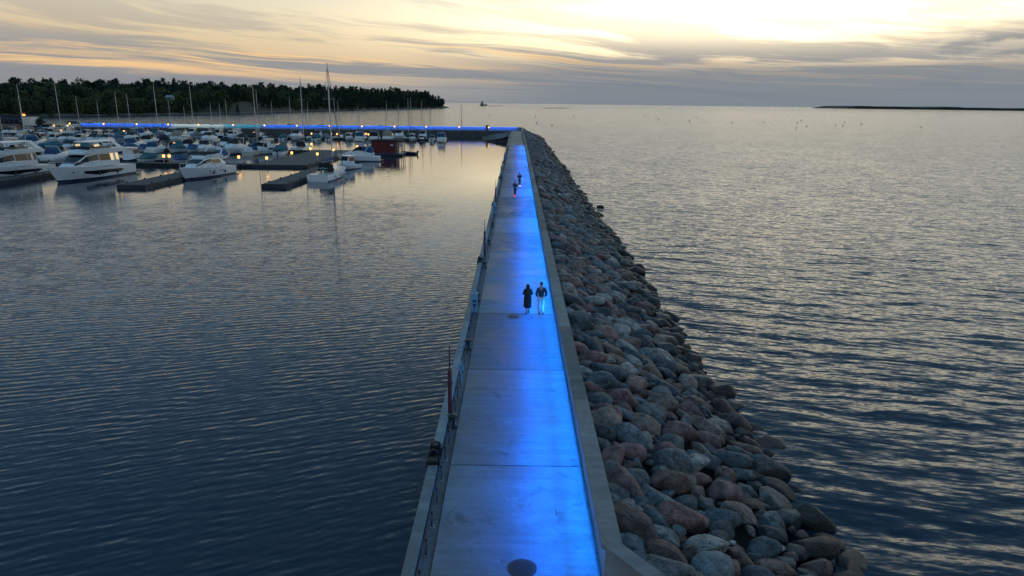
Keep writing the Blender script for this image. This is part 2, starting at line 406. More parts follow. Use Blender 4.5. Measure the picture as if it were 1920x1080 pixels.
# ------------------------------------------------------------------ the jetty
LX, RX = -1.93, 2.12               # edges of the slabs
jetty = empty('promenade', (0, 0, 0), kind='structure')
MB().box(-2.5, 3.0, -20, ARM_Y-2, -2, DECK-.16).build('jetty_body', M['quay'], jetty)
slab_len = 7.95; y0 = 19.1-3*slab_len
me_slab = MB().box(LX, RX, .022, slab_len-.022, DECK-.155, DECK, .012).mesh('slab', M['deck'])
k = 0
while y0+k*slab_len < ARM_Y-6:
    obj('slab', me_slab, jetty, (0, y0+k*slab_len, 0)); k += 1
yend = y0+k*slab_len
MB().box(LX, RX, yend+.012, ARM_Y+2.0, DECK-.155, DECK, .012).build('slab', M['deck'], jetty)
me_edge = MB().box(-2.28, LX-.014, .006, slab_len-.006, DECK-.155, DECK-.025, .01).mesh('edge_strip', M['kerb'])
for i in range(k): obj('edge_strip', me_edge, jetty, (0, y0+i*slab_len-2.9, 0))
# cap beam along the quay edge, broken where the ladders are
beam_len = 6.6
me_cap = MB().box(-2.60, -2.30, .012, beam_len-.012, DECK-.6, DECK+.10, .02).mesh('cap_beam', M['cap'])
ladders = []
y = 20.25-3*(beam_len+0)-1.4
yy = 20.25
bp_ = []
while yy < ARM_Y-60:
    n_b = 4
    for i in range(n_b): bp_.append(yy+i*beam_len)
    yy += n_b*beam_len+1.35; ladders.append(yy-1.35)
for i in range(3): bp_.append(18.9-(i+1)*beam_len)
ladders.insert(0, 18.9)
for b_ in bp_: obj('cap_beam', me_cap, jetty, (0, b_, 0))
me_gap = MB().box(-2.5, -2.30, .0, 1.35, DECK-.6, DECK-.12).mesh('ladder_recess', M['quay'])
for i, ly in enumerate(ladders):
    obj('ladder_recess', me_gap, jetty, (0, ly, 0))
    if ly > 130: continue
    l = empty('quay_ladder', (-2.5, ly+.68, DECK), 0, f'black quay ladder with fenders in the kerb beam, {ordinal(i+1)} from the picture bottom', 'ladder', 'quay ladders')
    for sy in (-.28, .28):
        MB().tube([(-.1, sy, -2.6), (-.1, sy, .28), (.0, sy, .40), (.14, sy, .36), (.17, sy, -.12)], .035, 8).build('rail', M['iron'], l, 40)
    for q in range(9): MB().tube([(-.1, -.28, -.15-q*.28), (-.1, .28, -.15-q*.28)], .02, 6).build('rung', M['iron'], l)
    MB().box(-.16, .16, -.62, -.34, -.5, .2, .03).build('fender', M['black'], l)
    MB().box(-.16, .16, .34, .62, -.5, .2, .03).build('fender', M['black'], l)

# low post and chain railing
rail = empty('chain_railing', (-2.12, 0, DECK-.025), 0, 'low black post and chain railing along the quay edge of the promenade', 'railing')
me_post = MB().lathe([(.045, 0), (.045, .02), (.022, .03), (.022, .40), (.034, .41), (.034, .45), (.0, .47)], n=8).mesh('post', M['iron'], 40)
me_plate = MB().box(-.07, .07, -.09, .09, 0, .016).mesh('base_plate', M['cap'])
ch = [(0, 1.18*q/8, .36-.16*(1-(2*q/8-1)**2)) for q in range(9)]
me_chain = MB().tube(ch, .016, 5).mesh('chain', M['iron'])
py = 10.0; npost = 0
while py < 180:
    p = obj('post', me_post, rail, (0, py, .016)); obj('base_plate', me_plate, p, (0, 0, -.016))
    obj('chain', me_chain, rail, (0, py, .016)); py += 1.18; npost += 1
# mooring bollards
me_bo = MB().lathe([(.17, 0), (.17, .03), (.10, .06), (.085, .22), (.10, .30), (.17, .34), (.17, .40), (.10, .44), (0, .45)], n=12).mesh('bollard_body', M['iron'], 40)
me_bp = MB().box(-.2, .2, -.2, .2, 0, .03).mesh('base_plate', M['iron'])
by = [21.4, 29.2, 37.2, 45.2, 53.1, 61.1, 69., 85., 101.]
for i, b_ in enumerate(by):
    o = empty('mooring_bollard', (-2.1 if i % 1 == 0 else -2.1, b_+.35, DECK-.025), 0, f'squat black iron mooring bollard on the quay edge, {ordinal(i+1)} from the picture bottom', 'bollard', 'mooring bollards')
    obj('base_plate', me_bp, o); obj('bollard_body', me_bo, o, (0, 0, .03))
# dark red marker poles
for i, d in enumerate([22.4, 49.2, 76.0, 102.8, 129.6, 156.4]):
    o = empty('marker_pole', (-2.24, d, DECK-.02), 0, f'dark red marker pole with thin tip on the quay edge, {ordinal(i+1)} from the picture bottom', 'pole', 'dark red poles')
    MB().box(-.16, .16, -.16, .16, 0, .03).lathe([(.13, .03), (.13, .09), (.11, .10)], n=10).build('foot', M['redpole'], o, 40)
    MB().lathe([(.078, .08), (.078, 1.80), (.06, 1.86), (.03, 1.88)], n=10).build('shaft', M['redpole'], o, 40)
    MB().lathe([(.026, 1.87), (.018, 2.75), (.0, 2.77)], n=6).build('tip', M['redpole'] if i < 1 else M['iron'], o)
    MB().tube([(.11*math.cos(a), .11*math.sin(a), 1.35) for a in np.linspace(0, 2*PI, 13)[:-1]], .02, 5, True).build('ring', M['iron'], o)
M['pale'] = plain('led_tinted_white', (.20, .36, .46), .5)  # white fittings with the strip's blue light mixed into their base colour
# pale service pedestals
for i, d in enumerate([34.8, 68.6, 102.0, 136.]):
    o = empty('service_pedestal', (-2.14 if i else -2.13, d+.4, DECK-.02), 0, f'white service pedestal coloured as if blue-lit on the quay edge, {ordinal(i+1)} from the picture bottom', 'pedestal', 'service pedestals')
    MB().box(-.22, .22, -.2, .2, 0, .06, .01).build('plinth', M['kerb'], o)
    MB().box(-.16, .16, -.13, .13, .06, 1.0, .02).build('body', M['pale'], o)
    MB().box(-.18, .18, -.16, .16, 1.003, 1.10, .03).build('cap', M['pale'], o)
    MB().lathe([(.10, 1.1), (.10, 1.2), (.05, 1.25), (0, 1.26)], n=10).build('dome', M['pale'], o, 40)
    for z in (.40, .62): MB().box(-.10, .10, -.16, -.132, z, z+.13).build('socket', M['cover_blue'], o)
    MB().box(.162, .19, -.08, .08, .5, .7).build('hatch', M['black'], o)
o = empty('life_ring_stand', (-2.1, 25.6, DECK-.02), 0, 'slim pale post holding a small ring behind the nearest red pole', 'life ring')
MB().lathe([(.035, 0), (.035, .95), (0, .97)], n=8).build('post', M['pale'], o, 40)
MB().tube([(.16*math.cos(a)*.35, -.06, .66+.16*math.sin(a)) for a in np.linspace(0, 2*PI, 19)[:-1]], .035, 8, True).build('ring', M['pale'], o, 60)
# manhole covers
for i, (px, py_, s) in enumerate([(979, 1066, 'largest one, at the bottom of the picture'), (963, 594, 'beside the walking woman'), (962, 399, 'between the couple and the scooter riders')]):
    p = at(px, py_, DECK)
    o = empty('manhole_cover', (p.x, p.y, DECK+.004), 0, f'round dark iron manhole cover in the promenade, {s}', 'manhole cover', 'manhole covers')
    MB().lathe([(.36, 0), (.36, .006), (.315, .006)], n=32).build('rim', M['iron'], o)
    MB().lathe([(.31, 0), (.31, .010), (.0, .010)], n=32).build('lid', M['iron'], o)
    mbx = MB()
    for a in range(-3, 4): mbx.box(-.26*math.sqrt(1-(a/4)**2), .26*math.sqrt(1-(a/4)**2), a*.075-.018, a*.075+.018, .0102, .016)
    mbx.build('tread_ribs', M['iron'], o)
p = at(1043, 962, DECK)
tag(MB().tube([(0, -.14, .012), (.01, .0, .014), (-.01, .16, .012)], .012, 6).build('twig', M['black']), 'small dark twig lying on the lit blue concrete near the parapet', 'twig').location = (p.x, p.y, DECK)

# ------------------------------------------------------------------ parapet wall with the blue light strip
WT = 3.5; WX0, WX1 = 2.20, 2.56; KINK = 13.7
wall = empty('parapet_wall', (2.2, KINK, DECK), 0, 'long grey concrete parapet wall between the promenade and the boulders', 'wall')
WL = 8.0
me_wall = MB().box(WX0, WX1, .006, WL-.006, DECK-.5, WT-.10).mesh('wall_panel', M['wall'])
me_cop = MB().box(2.09, 2.58, .006, WL-.006, WT-.098, WT, .012).mesh('coping', M['wall'])
y = KINK; n = 0
while y < ARM_Y-2:
    p = obj('wall_panel', me_wall, wall); p.location = (-2.2, y-KINK, -DECK)
    p = obj('coping', me_cop, wall); p.location = (-2.2, y-KINK, -DECK); y += WL
# the wall bends outward close to the camera
ka = R(36)
kd = Vector((math.sin(ka), -math.cos(ka), 0)); kn = Vector((math.cos(ka), math.sin(ka), 0))
kb = empty('bent_wall', (0, 0, 0), 0, 'short stretch of concrete parapet bending away over the boulders at the picture bottom', 'wall')
def slanted(a0, b0, x0, x1, z0, z1):
    p0 = [Vector((x0, KINK-.004, 0)), Vector((x1, KINK-.004, 0))]
    L = 11.
    p1 = [p0[0]+kd*L, p0[1]+kd*L]
    return MB().prism([(p0[0].x, p0[0].y), (p0[1].x, p0[1].y), (p1[1].x, p1[1].y), (p1[0].x, p1[0].y)], z0, z1)
slanted(0, 0, WX0, WX1, DECK-.5, WT-.10).build('wall_panel', M['wall'], kb)
slanted(0, 0, 2.09, 2.58, WT-.098, WT).build('coping', M['wall'], kb)
MB().prism([(RX+.01, KINK-.3), (2.3, KINK-.3), (8.4, 5.0), (RX+.01, 5.0)], DECK-.16, DECK-.012).build('apron_slab', M['deck'], jetty)

def led(name, label, p0, p1, aim, col, power, step, parent_mat, h, spread=62.):
    """a light strip under the coping from p0 to p1, shining down towards aim (unit vector); one lamp per stretch"""
    a = Vector(p0); b = Vector(p1); L = (b-a).length; d = (b-a).normalized()
    me = MB().tube([a, b], .014, 4).mesh('led_strip', parent_mat)
    o = obj(name, me); tag(o, label, 'light strip')
    lamp_row(o, p0, p1, aim, col, power, step, spread)
    return o
def lamp_row(o, p0, p1, aim, col, power, step, spread):
    a = Vector(p0); b = Vector(p1); L = (b-a).length; d = (b-a).normalized()
    n = max(1, round(L/step))
    for i in range(n):
        ld = bpy.data.lights.new('strip_lamp', 'AREA'); ld.shape = 'RECTANGLE'; ld.size = .02; ld.size_y = L/n*.995
        ld.energy = power*L/n; ld.color = col; ld.spread = R(spread)
        lo = bpy.data.objects.new('strip_lamp', ld); COL.objects.link(lo); lo.parent = o
        z = -Vector(aim).normalized(); yv = d; xv = yv.cross(z).normalized()
        mt = Matrix((xv, yv, z)).transposed().to_4x4(); mt.translation = a+d*(L*(i+.5)/n)+Vector(aim).normalized()*.03
        lo.matrix_world = mt
BLUE = (.0, .125, 1.0)
M['ledblue'] = plain('led_blue', (.02, .1, .5), .4, emit=(.02, .22, 1.), es=5.)
M['ledwhite'] = plain('led_white', (.5, .5, .5), .4, emit=(.75, 1., 1.), es=1.2)
M['ledteal'] = plain('led_teal', (.05, .4, .5), .4, emit=(.05, .75, .95), es=1.8)
strip = led('led_strip', 'blue light strip under the parapet coping along the near promenade', (2.14, KINK+.2, WT-.125), (2.14, 187, WT-.125), (-.845, 0, -.535), BLUE, 21., 4.4, M['ledblue'], WT, 44.)
lamp_row(strip, (2.14, KINK+.2, WT-.125), (2.14, 187, WT-.125), (-.46, 0, -.89), BLUE, 14.5, 4.4, 88.)
lamp_row(strip, (2.14, KINK+.2, WT-.125), (2.14, 187, WT-.125), (-.7, 0, -.7), (.0, .30, 1.), 13., 8.8, 170.)

# ------------------------------------------------------------------ far arm of the breakwater
aL = at(140, 238, DECK); AX = aL.x; AY = aL.y
arm_c = Vector((2.0, ARM_Y, 0)); arm_e = Vector((AX, AY, 0))
ad = (arm_e-arm_c).normalized(); an = Vector((ad.y, -ad.x, 0))   # an points to the sea (away from camera)
if an.y < 0: an = -an
AL = (arm_e-arm_c).length
def arm_box(s0, s1, n0, n1, z0, z1, m=None):
    m = m or MB(); q = [arm_c+ad*s0+an*n0, arm_c+ad*s1+an*n0, arm_c+ad*s1+an*n1, arm_c+ad*s0+an*n1]
    return m.prism([(v.x, v.y) for v in q], z0, z1)
arm = empty('breakwater_arm', (arm_c.x, arm_c.y, 0), 0, kind='structure')
def arm_part(name, m, mat): 
    o = m.build(name, mat, arm); o.location = (-arm_c.x, -arm_c.y, 0); return o
arm_part('arm_body', arm_box(5, AL, -1.5, 6, -2, DECK-.16), M['quay'])
for i in range(26):
    s0 = 4.6+i*(AL-4.6)/26; s1 = 4.6+(i+1)*(AL-4.6)/26
    arm_part('slab', arm_box(s0+.02, s1-.02, -1.3, 3.0, DECK-.155, DECK), M['deck'])
M['farwall'] = plain('far_wall_concrete', (.26, .265, .26), .8, vary=.1, vscale=.4)
AWT = DECK+1.3
fw = empty('far_parapet_wall', (arm_c.x, arm_c.y, DECK), 0, 'distant parapet wall lit blue that closes the marina basin', 'wall')
for i in range(26):
    s0 = i*AL/26-.4; s1 = (i+1)*AL/26-.4
    o = arm_box(s0+.01, s1-.01, 3.05, 3.6, DECK-.5, AWT-.1).build('wall_panel', M['farwall'], fw); o.location = (-arm_c.x, -arm_c.y, -DECK)
    o = arm_box(s0+.01, s1-.01, 2.95, 3.62, AWT-.098, AWT).build('coping', M['wall'], fw); o.location = (-arm_c.x, -arm_c.y, -DECK)
def s_of(px):
    best = min(range(0, int(AL*2)), key=lambda q: abs(proj(arm_c+ad*(q/2)+Vector((0, 0, DECK)))[0]-px)); return best/2
CMI = CM.inverted()
def proj(p):
    q = CMI @ Vector(p); return (960+FPX*q.x/-q.z, 540-FPX*q.y/-q.z)
sw0, sw1, st = s_of(318), s_of(416), s_of(490)
def armled(s0, s1, nm, label, col, power, mat):
    p0 = arm_c+ad*s0+an*2.45; p1 = arm_c+ad*s1+an*2.45; z = AWT-.02
    aim = (an*.5+Vector((0, 0, -.8)))
    led(nm, label, (p0.x, p0.y, z), (p1.x, p1.y, z), tuple(aim), col, power, 7., mat, z, 170.)
armled(1.5, st, 'led_strip', 'blue light strip on the far wall behind the masts and houseboat', BLUE, 15., M['ledblue'])
armled(st+.1, sw1, 'led_strip', 'teal stretch of the light strip on the far wall', (.02, .40, .75), 10., M['ledteal'])
armled(sw1+.1, sw0, 'led_strip', 'white stretch of the light strip on the far wall', (.7, .95, 1.), 9., M['ledwhite'])
armled(sw0+.1, AL-1, 'led_strip', 'blue light strip at the far left end of the wall', BLUE, 15., M['ledblue'])
armled_top = empty('far_wall_cabinet', tuple(arm_c+ad*s_of(914)+an*1.5+Vector((0, 0, DECK))), 0, 'dark cabinet standing before the lit far wall', 'cabinet')
MB().box(-.6, .6, -.4, .4, 0, 2.0, .03).build('body', M['black'], armled_top); MB().box(-.66, .66, -.46, .46, 2.003, 2.1).build('lid', M['iron'], armled_top)

# ------------------------------------------------------------------ boulders
def rock_base(seed, sub):
    bm = bmesh.new(); bmesh.ops.create_icosphere(bm, subdivisions=sub, radius=1.)
    rr = random.Random(seed); off = Vector((rr.uniform(0, 50), rr.uniform(0, 50), rr.uniform(0, 50)))
    p = rr.uniform(2.1, 3.4)
    ax = Vector((rr.uniform(1.2, 1.75), rr.uniform(.78, 1.0), rr.uniform(.62, .86)))
    planes = [(Vector((rr.gauss(0, 1), rr.gauss(0, 1), rr.gauss(0, 1))).normalized(), rr.uniform(.60, .92)) for _ in range(rr.randint(6, 12))]
    for v in bm.verts:
        n = v.co.normalized()
        r = (abs(n.x)**p+abs(n.y)**p+abs(n.z)**p)**(-1/p)
        r *= 1+.17*noise.noise(n*.9+off)+.12*noise.noise(n*2.0+off)+.05*noise.noise(n*4.3+off)
        q = n*r
        for pn, pd in planes:
            d = q.dot(pn)
            if d > pd: q -= pn*(d-pd)*.97
        v.co = Vector((q.x*ax.x, q.y*ax.y, q.z*ax.z))
    V = np.array([v.co[:] for v in bm.verts]); F = np.array([[x.index for x in f.verts] for f in bm.faces])
    bm.free(); return V, F
NVAR = 18
rock_hi = [rock_base(100+i, 4 if i < 0 else 3) for i in range(NVAR)]
rock_mid = [rock_base(100+i, 2) for i in range(NVAR)]
rock_lo = [rock_base(100+i, 1) for i in range(NVAR)]
SLX0, SLZ0, SLX1 = 2.72, 2.75, 10.1
slope = SLZ0/(SLX1-SLX0); sl_len = math.hypot(SLX1-SLX0, SLZ0); sl_a = math.atan2(SLZ0, SLX1-SLX0)
def bulge(y): return .55*noise.noise(Vector((y*.045, 3.3, 0)))+.35*noise.noise(Vector((y*.17, 8.1, 0)))
def scatter(smax, y0, y1, tmax):
    """rounded stones packed in order of size: (y, t, r), t measured down the slope"""
    cell = 1.3; grid = {}; out = []
    def ok(y, t, r, k):
        cy, ct = int(y//cell), int(t//cell)
        for a in range(cy-2, cy+3):
            for b in range(ct-2, ct+3):
                for (yy, tt, r2) in grid.get((a, b), ()):
                    if (yy-y)**2*1.3+(tt-t)**2*.56 < ((r+r2)*k)**2: return False
        return True
    rr = random.Random(5)
    area = (y1-y0)*tmax
    for (ra, rb, tries, k) in ((.42, .58, 2.0, .90), (.31, .43, 9., .885), (.23, .32, 18., .875), (.16, .24, 18., .86), (.11, .17, 6., .85)):
        for _ in range(int(area*tries)):
            y = rr.uniform(y0, y1); t = rr.uniform(0, tmax); r = rr.uniform(ra, rb)
            if t < .45 and r > .6: continue
            if ok(y, t, r, k):
                out.append((y, t, r)); grid.setdefault((int(y//cell), int(t//cell)), []).append((y, t, r))
    return out
stones = scatter(1., 5., ARM_Y+14, sl_len+1.3)
def place(y, t, r, rr):
    x = SLX0+math.cos(sl_a)*t; z = SLZ0-math.sin(sl_a)*t
    b = bulge(y); x += b*t/sl_len*1.0
    if y < KINK: x += (KINK-y)*math.tan(ka)*max(0., 1-t/5.)
    z += r*rr.uniform(.02, .30)-.10+(.10 if r > .55 else 0.)-max(0., t-sl_len)*.35
    if y > ARM_Y+3: x -= (y-ARM_Y-3)*.55*t/sl_len; 
    if t < .5: x = max(x, 2.62+r*1.05+((KINK-y)*math.tan(ka)*1.0 if y < KINK else 0)); z -= r*.15
    rot = Matrix.Rotation(sl_a+rr.gauss(0, .2), 3, 'Y') @ Matrix.Rotation(rr.gauss(.12, .5), 3, 'Z') @ Matrix.Rotation(rr.gauss(0, .28), 3, 'X')
    sc = Vector((r*rr.uniform(.92, 1.12), r*rr.uniform(.92, 1.12), r*rr.uniform(.9, 1.15)))
    return Vector((x, y, z)), rot, sc
brk = empty('rock_revetment', (6, 20, 0), 0, 'sloping revetment of big rounded boulders between the parapet and the open sea', 'revetment')
# bed under the stones
bed = []
for y in np.arange(2., ARM_Y+16, 4.):
    kx = (KINK-y)*math.tan(ka) if y < KINK else 0
    e = max(0, y-ARM_Y-3)*.55
    bed.append([(2.40+kx, y, SLZ0-.75), (2.66+kx, y, SLZ0-.75), (2.66+kx+math.cos(sl_a)*sl_len*.5-e*.5, y, SLZ0*.5-.85), (SLX1+bulge(y)-e, y, -.75), (SLX1+3-e, y, -2.)])
mbb = MB().loft(bed, closed=False, caps=False); ob = mbb.build('rubble_bed', M['fill'], brk); ob.location = (-6, -20, 0)
def near_key(s):
    return s[0]
vis = []
for s in stones:
    if s[0] > 60: continue
    p = proj((SLX0+math.cos(sl_a)*s[1]+(max(0, KINK-s[0])*math.tan(ka)), s[0], SLZ0-math.sin(sl_a)*s[1]))
    if -40 < p[1] < 1120 and s[1] < sl_len+.7: vis.append(s)
vis.sort(key=lambda s: -s[2]/math.hypot(s[0], 11))
single = set(vis[:300])
rock_meshes = []
for i in range(NVAR):
    me = np_mesh('boulder', rock_hi[i][0], rock_hi[i][1], M['rock']); rock_meshes.append(me)
rr = random.Random(9)
VV = []; FF = []; AA = []; off = 0
for s in stones:
    p, rot, sc = place(*s, rr); vi = rr.randrange(NVAR)
    if s in single:
        o = obj('boulder', rock_meshes[vi], brk)
        o.matrix_local = Matrix.Translation(p-Vector((6, 20, 0))) @ rot.to_4x4() @ Matrix.Diagonal((*sc, 1))
    else:
        V, F = (rock_hi if s[0] < 34 else rock_mid if s[0] < 80 else rock_lo)[vi]
        Mx = np.array(rot @ Matrix.Diagonal(sc)); VV.append(V @ Mx.T+np.array(p)); FF.append(F+off); AA.append(np.full(len(V), rr.random())); off += len(V)
far = obj('boulders_beyond', np_mesh('boulders_beyond', np.concatenate(VV), np.concatenate(FF), M['rock_mass'], np.concatenate(AA)), brk)
far.location = (-6, -20, 0); far['kind'] = 'stuff'
p = at(1125, 389, 0)
lone = obj('boulder', rock_meshes[3], None, (p.x, p.y, .0)); lone.scale = (.42, .36, .42)
tag(lone, 'lone dark rock standing in the sea just off the boulder slope', 'rock')
# inner corner slope at the far end of the jetty
cs = empty('corner_revetment', (-2.5, 256, 0), 0, 'dark stone slope in the inner corner where the two jetty arms meet', 'revetment')
y_a = at(905, 266, 0).y; x_a = at(908, 266, 0).x
ring = [[(-2.45, y_a-1, DECK-.25), (-2.45, y_a-1, -1), (-2.9, y_a-2, -1.)], [(-2.45, y_a+1, DECK-.2), (-2.45, y_a+1, -1), (x_a, y_a, -.4)], [(-2.45, ARM_Y, DECK-.2), (-2.45, ARM_Y, -1), (x_a-3, ARM_Y, -.4)]]
ob = MB().loft(ring).build('slope_bed', M['fill'], cs); ob.location = (2.5, -256, 0)
VV = []; FF = []; AA = []; off = 0
for _ in range(900):
    y = rr.uniform(y_a, ARM_Y); t = rr.random(); x1 = x_a-3*(y-y_a)/(ARM_Y-y_a); x = -2.9+(x1+2.9)*t; z = (DECK-.35)*(1-t)-.1; r = rr.uniform(.25, .55)
    if y < y_a+1.5*t*4-3: continue
    V, F = rock_lo[rr.randrange(NVAR)]; Mx = np.array(Matrix.Rotation(rr.uniform(0, 6), 3, 'Z'))*r
    VV.append(V @ Mx.T+np.array((x, y, z))); FF.append(F+off); AA.append(np.full(len(V), rr.choice((.02, .3, .8, .79, .55)))); off += len(V)
ob = obj('slope_stones', np_mesh('slope_stones', np.concatenate(VV), np.concatenate(FF), M['rock_mass'], np.concatenate(AA)), cs); ob.location = (2.5, -256, 0); ob['kind'] = 'stuff'
#PART2
# ------------------------------------------------------------------ headland with its forest
SHORE = [(-420, 232), (-200, 227), (0, 221.5), (60, 218.5), (130, 217.5), (200, 216.5), (320, 214.5), (450, 212.5), (560, 209), (640, 207), (700, 205.5), (770, 204), (815, 203.2), (834, 202.8)]
TOPS = [(-420, 164), (0, 158), (60, 154), (100, 152), (200, 153), (300, 155), (400, 156), (500, 159), (600, 163), (700, 166), (770, 169.5), (805, 172.5), (822, 177), (834, 188)]
def lerp(tab, x):
    for (a, b), (c_, d) in zip(tab, tab[1:]):
        if x <= c_: return b+(d-b)*(x-a)/(c_-a)
    return tab[-1][1]
def bluff(px): return math.exp(-((px-455)/75.)**2)+.35*math.exp(-((px-620)/90.)**2)
rows = [0, 3, 10, 26, 60, 110, 190, 320]
def ground(px, inland):
    P = at(px, lerp(SHORE, px), 0); r = math.hypot(P.x, P.y); q = P*((r+inland)/r)
    crest = at_y(px, lerp(TOPS, px), P.y*(r+115)/r).z-16.5
    crest = max(2., crest)
    b = bluff(px)
    prof = [(0, -.8), (3, .5), (10, 1.6+.0*b), (26, 3.0+8.0*b), (60, max(4.5+5*b, crest*.55)), (110, crest), (190, crest*1.04), (320, crest*.9)]
    h = lerp(prof, inland)
    h += noise.noise(Vector((q.x*.03, q.y*.03, 0)))*min(1.5, inland*.05)
    return Vector((q.x, q.y, h))
pxs = list(np.arange(-420, 834, 9.))+[834]
ter = [[tuple(ground(px, i)) for i in rows] for px in pxs]
tip = ter[-1]; ter.append([(x+14, y+(i*2.), -.8) for i, (x, y, z) in enumerate(tip)])
def terrain_mat():
    m, t, b = newmat('headland_ground')
    g = t.new('ShaderNodeNewGeometry'); P = g.outputs['Position']
    n = t.noise(P, .08, 5., .6); n2 = t.noise(P, .35, 5., .7)
    steep = t.smooth(t.sep(g.outputs['Normal'])[2], .97, .86)
    z = t.sep(P)[2]
    c = t.mix(t.smooth(n, .4, .6), (.035, .050, .018), (.060, .062, .032))
    rockc = t.mix(n2, (.02, .02, .02), (.20, .155, .115))
    c = t.mix(t.m('MULTIPLY', steep, t.smooth(n2, .3, .55)), c, rockc)
    c = t.mix(t.smooth(z, 1.3, .7), c, t.mix(n2, (.08, .075, .065), (.20, .185, .165)))
    t.put(b.inputs['Base Color'], c); b.inputs['Roughness'].default_value = .9
    return m
tag(MB().loft(ter, closed=False, caps=False).build('headland', terrain_mat(), smooth=70), kind='structure')

def leaf_mat(name, stops):
    m, t, b = newmat(name)
    rnd = t.new('ShaderNodeAttribute', attribute_name='rnd').outputs['Fac']
    P = t.new('ShaderNodeNewGeometry').outputs['Position']
    n = t.noise(P, .5, 3., .6)
    c = t.vm('SCALE', t.ramp(rnd, stops), scale=t.smooth(n, .3, .7, .6, 1.4))
    t.put(b.inputs['Base Color'], c); b.inputs['Roughness'].default_value = .7; b.inputs['Specular IOR Level'].default_value = .2
    return m
M['leaf'] = leaf_mat('forest_leaves', [(0., (.022, .042, .030)), (.35, (.034, .062, .036)), (.6, (.058, .094, .042)), (.8, (.086, .126, .046)), (1., (.115, .112, .050))])
M['bark'] = plain('bark', (.07, .05, .04), .9)
def crown(seed, kind):
    """many leaf faces in clumps; unit tree height 1"""
    r = np.random.default_rng(seed); V = []; 
    if kind == 'pine':
        nc = 40; zc = r.uniform(.26, .98, nc); rad = .06+.15*np.sqrt(np.clip((1-zc)/.5, 0, 1)); 
    elif kind == 'spruce':
        nc = 40; zc = r.uniform(.08, .99, nc); rad = .015+.19*(1-zc)
    else:
        nc = 48; zc = r.uniform(.1, .97, nc); rad = .34*np.sqrt(np.clip(1-((zc-.54)/.46)**2, .03, 1))
    for z, q in zip(zc, rad):
        a = r.uniform(0, 2*PI); d = q*math.sqrt(r.uniform(.25, 1)); cx, cy = d*math.cos(a), d*math.sin(a)
        for _ in range(13):
            p = np.array((cx, cy, z))+r.normal(0, .045, 3); s = r.uniform(.03, .062)
            u = r.normal(0, 1, 3); u /= np.linalg.norm(u); v = np.cross(u, r.normal(0, 1, 3)); v /= np.linalg.norm(v)
            V += [p+u*s, p-u*s*.5+v*s*.8, p-u*s*.5-v*s*.8]
    return np.array(V)
CR = {k: [crown(i+j*20, k) for i in range(6)] for j, k in enumerate(('pine', 'spruce', 'leafy'))}
VV = []; AA = []; TV = MB(); rr = random.Random(21)
for inl in (5, 9, 15, 22, 31, 42, 55, 70, 88, 106, 122, 140):
    px = -400.
    while px < 831:
        g = ground(px, inl+rr.uniform(-4, 4)); dist = math.hypot(g.x, g.y)
        step = FPX*rr.uniform(5.5, 9.)/dist
        px += step
        b = bluff(px)
        if inl < 30 and b > .35 and rr.random() < b*.8: continue
        if inl < 14 and rr.random() < .25: continue
        if px > 810 and inl > 90: continue
        lf = .62 if px < 330 else .42 if px < 600 else .15
        kind = 'leafy' if rr.random() < lf*(1.25 if inl < 60 else .5) else rr.choice(('pine', 'pine', 'spruce'))
        h = rr.uniform(12.5, 17.5) if inl > 30 else rr.uniform(8, 13.5)
        if kind != 'leafy': h *= 1.08
        if inl > 95: h *= rr.choice((.9, 1., 1., 1.12))
        wd = h*rr.uniform(.85, 1.15)
        C = CR[kind][rr.randrange(6)]; a = rr.uniform(0, 6.28); ca, sa = math.cos(a), math.sin(a)
        X = np.stack([(C[:, 0]*ca-C[:, 1]*sa)*wd+g.x, (C[:, 0]*sa+C[:, 1]*ca)*wd+g.y, C[:, 2]*h+g.z-.4], 1)
        VV.append(X); val = rr.uniform(.45, 1.) if kind == 'leafy' else rr.uniform(0., .45)
        AA.append(np.full(len(X), val))
        if inl < 50: TV.tube([(g.x, g.y, g.z-.5), (g.x, g.y, g.z+h*.7)], [.22, .10], 4)
V = np.concatenate(VV)
forest = empty('forest', tuple(ground(300, 40)), 0, kind='stuff'); tag(forest, 'dark mixed wood of pines and leafy trees covering the headland', 'forest')
fo = forest.location
o = obj('crowns', np_mesh('crowns', V, np.arange(len(V)).reshape(-1, 3), M['leaf'], np.concatenate(AA), False), forest); o.location = -fo; o['kind'] = 'stuff'
o = TV.build('trunks', M['bark'], forest); o.location = -fo; o['kind'] = 'stuff'
# one broad crown stands above the rest
def single_tree(label, name, g, h, seed, val, kind='leafy', wd=1.):
    t = empty(name, tuple(g), 0, label, 'tree' if h > 5 else 'bush')
    C = np.concatenate([CR[kind][(seed+i) % 6] for i in range(2)]); 
    X = np.stack([C[:, 0]*h*wd, C[:, 1]*h*wd, C[:, 2]*h], 1)
    obj('crown', np_mesh('crown', X, np.arange(len(X)).reshape(-1, 3), M['leaf'], np.full(len(X), val), False), t)
    MB().tube([(0, 0, -.5), (.02*h, 0, .35*h), (0, 0, .75*h)], [.03*h, .022*h, .008*h], 6).tube([(0, 0, .35*h), (.14*h, .05*h, .6*h)], [.015*h, .005*h], 5).tube([(0, 0, .4*h), (-.12*h, -.06*h, .66*h)], [.015*h, .005*h], 5).build('trunk', M['bark'], t)
    return t
g = ground(284, 112); top = at_y(284, 148.5, g.y).z
single_tree('broad crowned tree rising above the forest skyline behind a tall mast', 'skyline_tree', g, top-g.z, 1, .25, 'leafy', .62)
g = ground(197, 100); single_tree('bushy treetop bump on the forest skyline above the marina', 'skyline_tree', g, at_y(200, 150.5, g.y).z-g.z, 3, .3, 'leafy', .8)

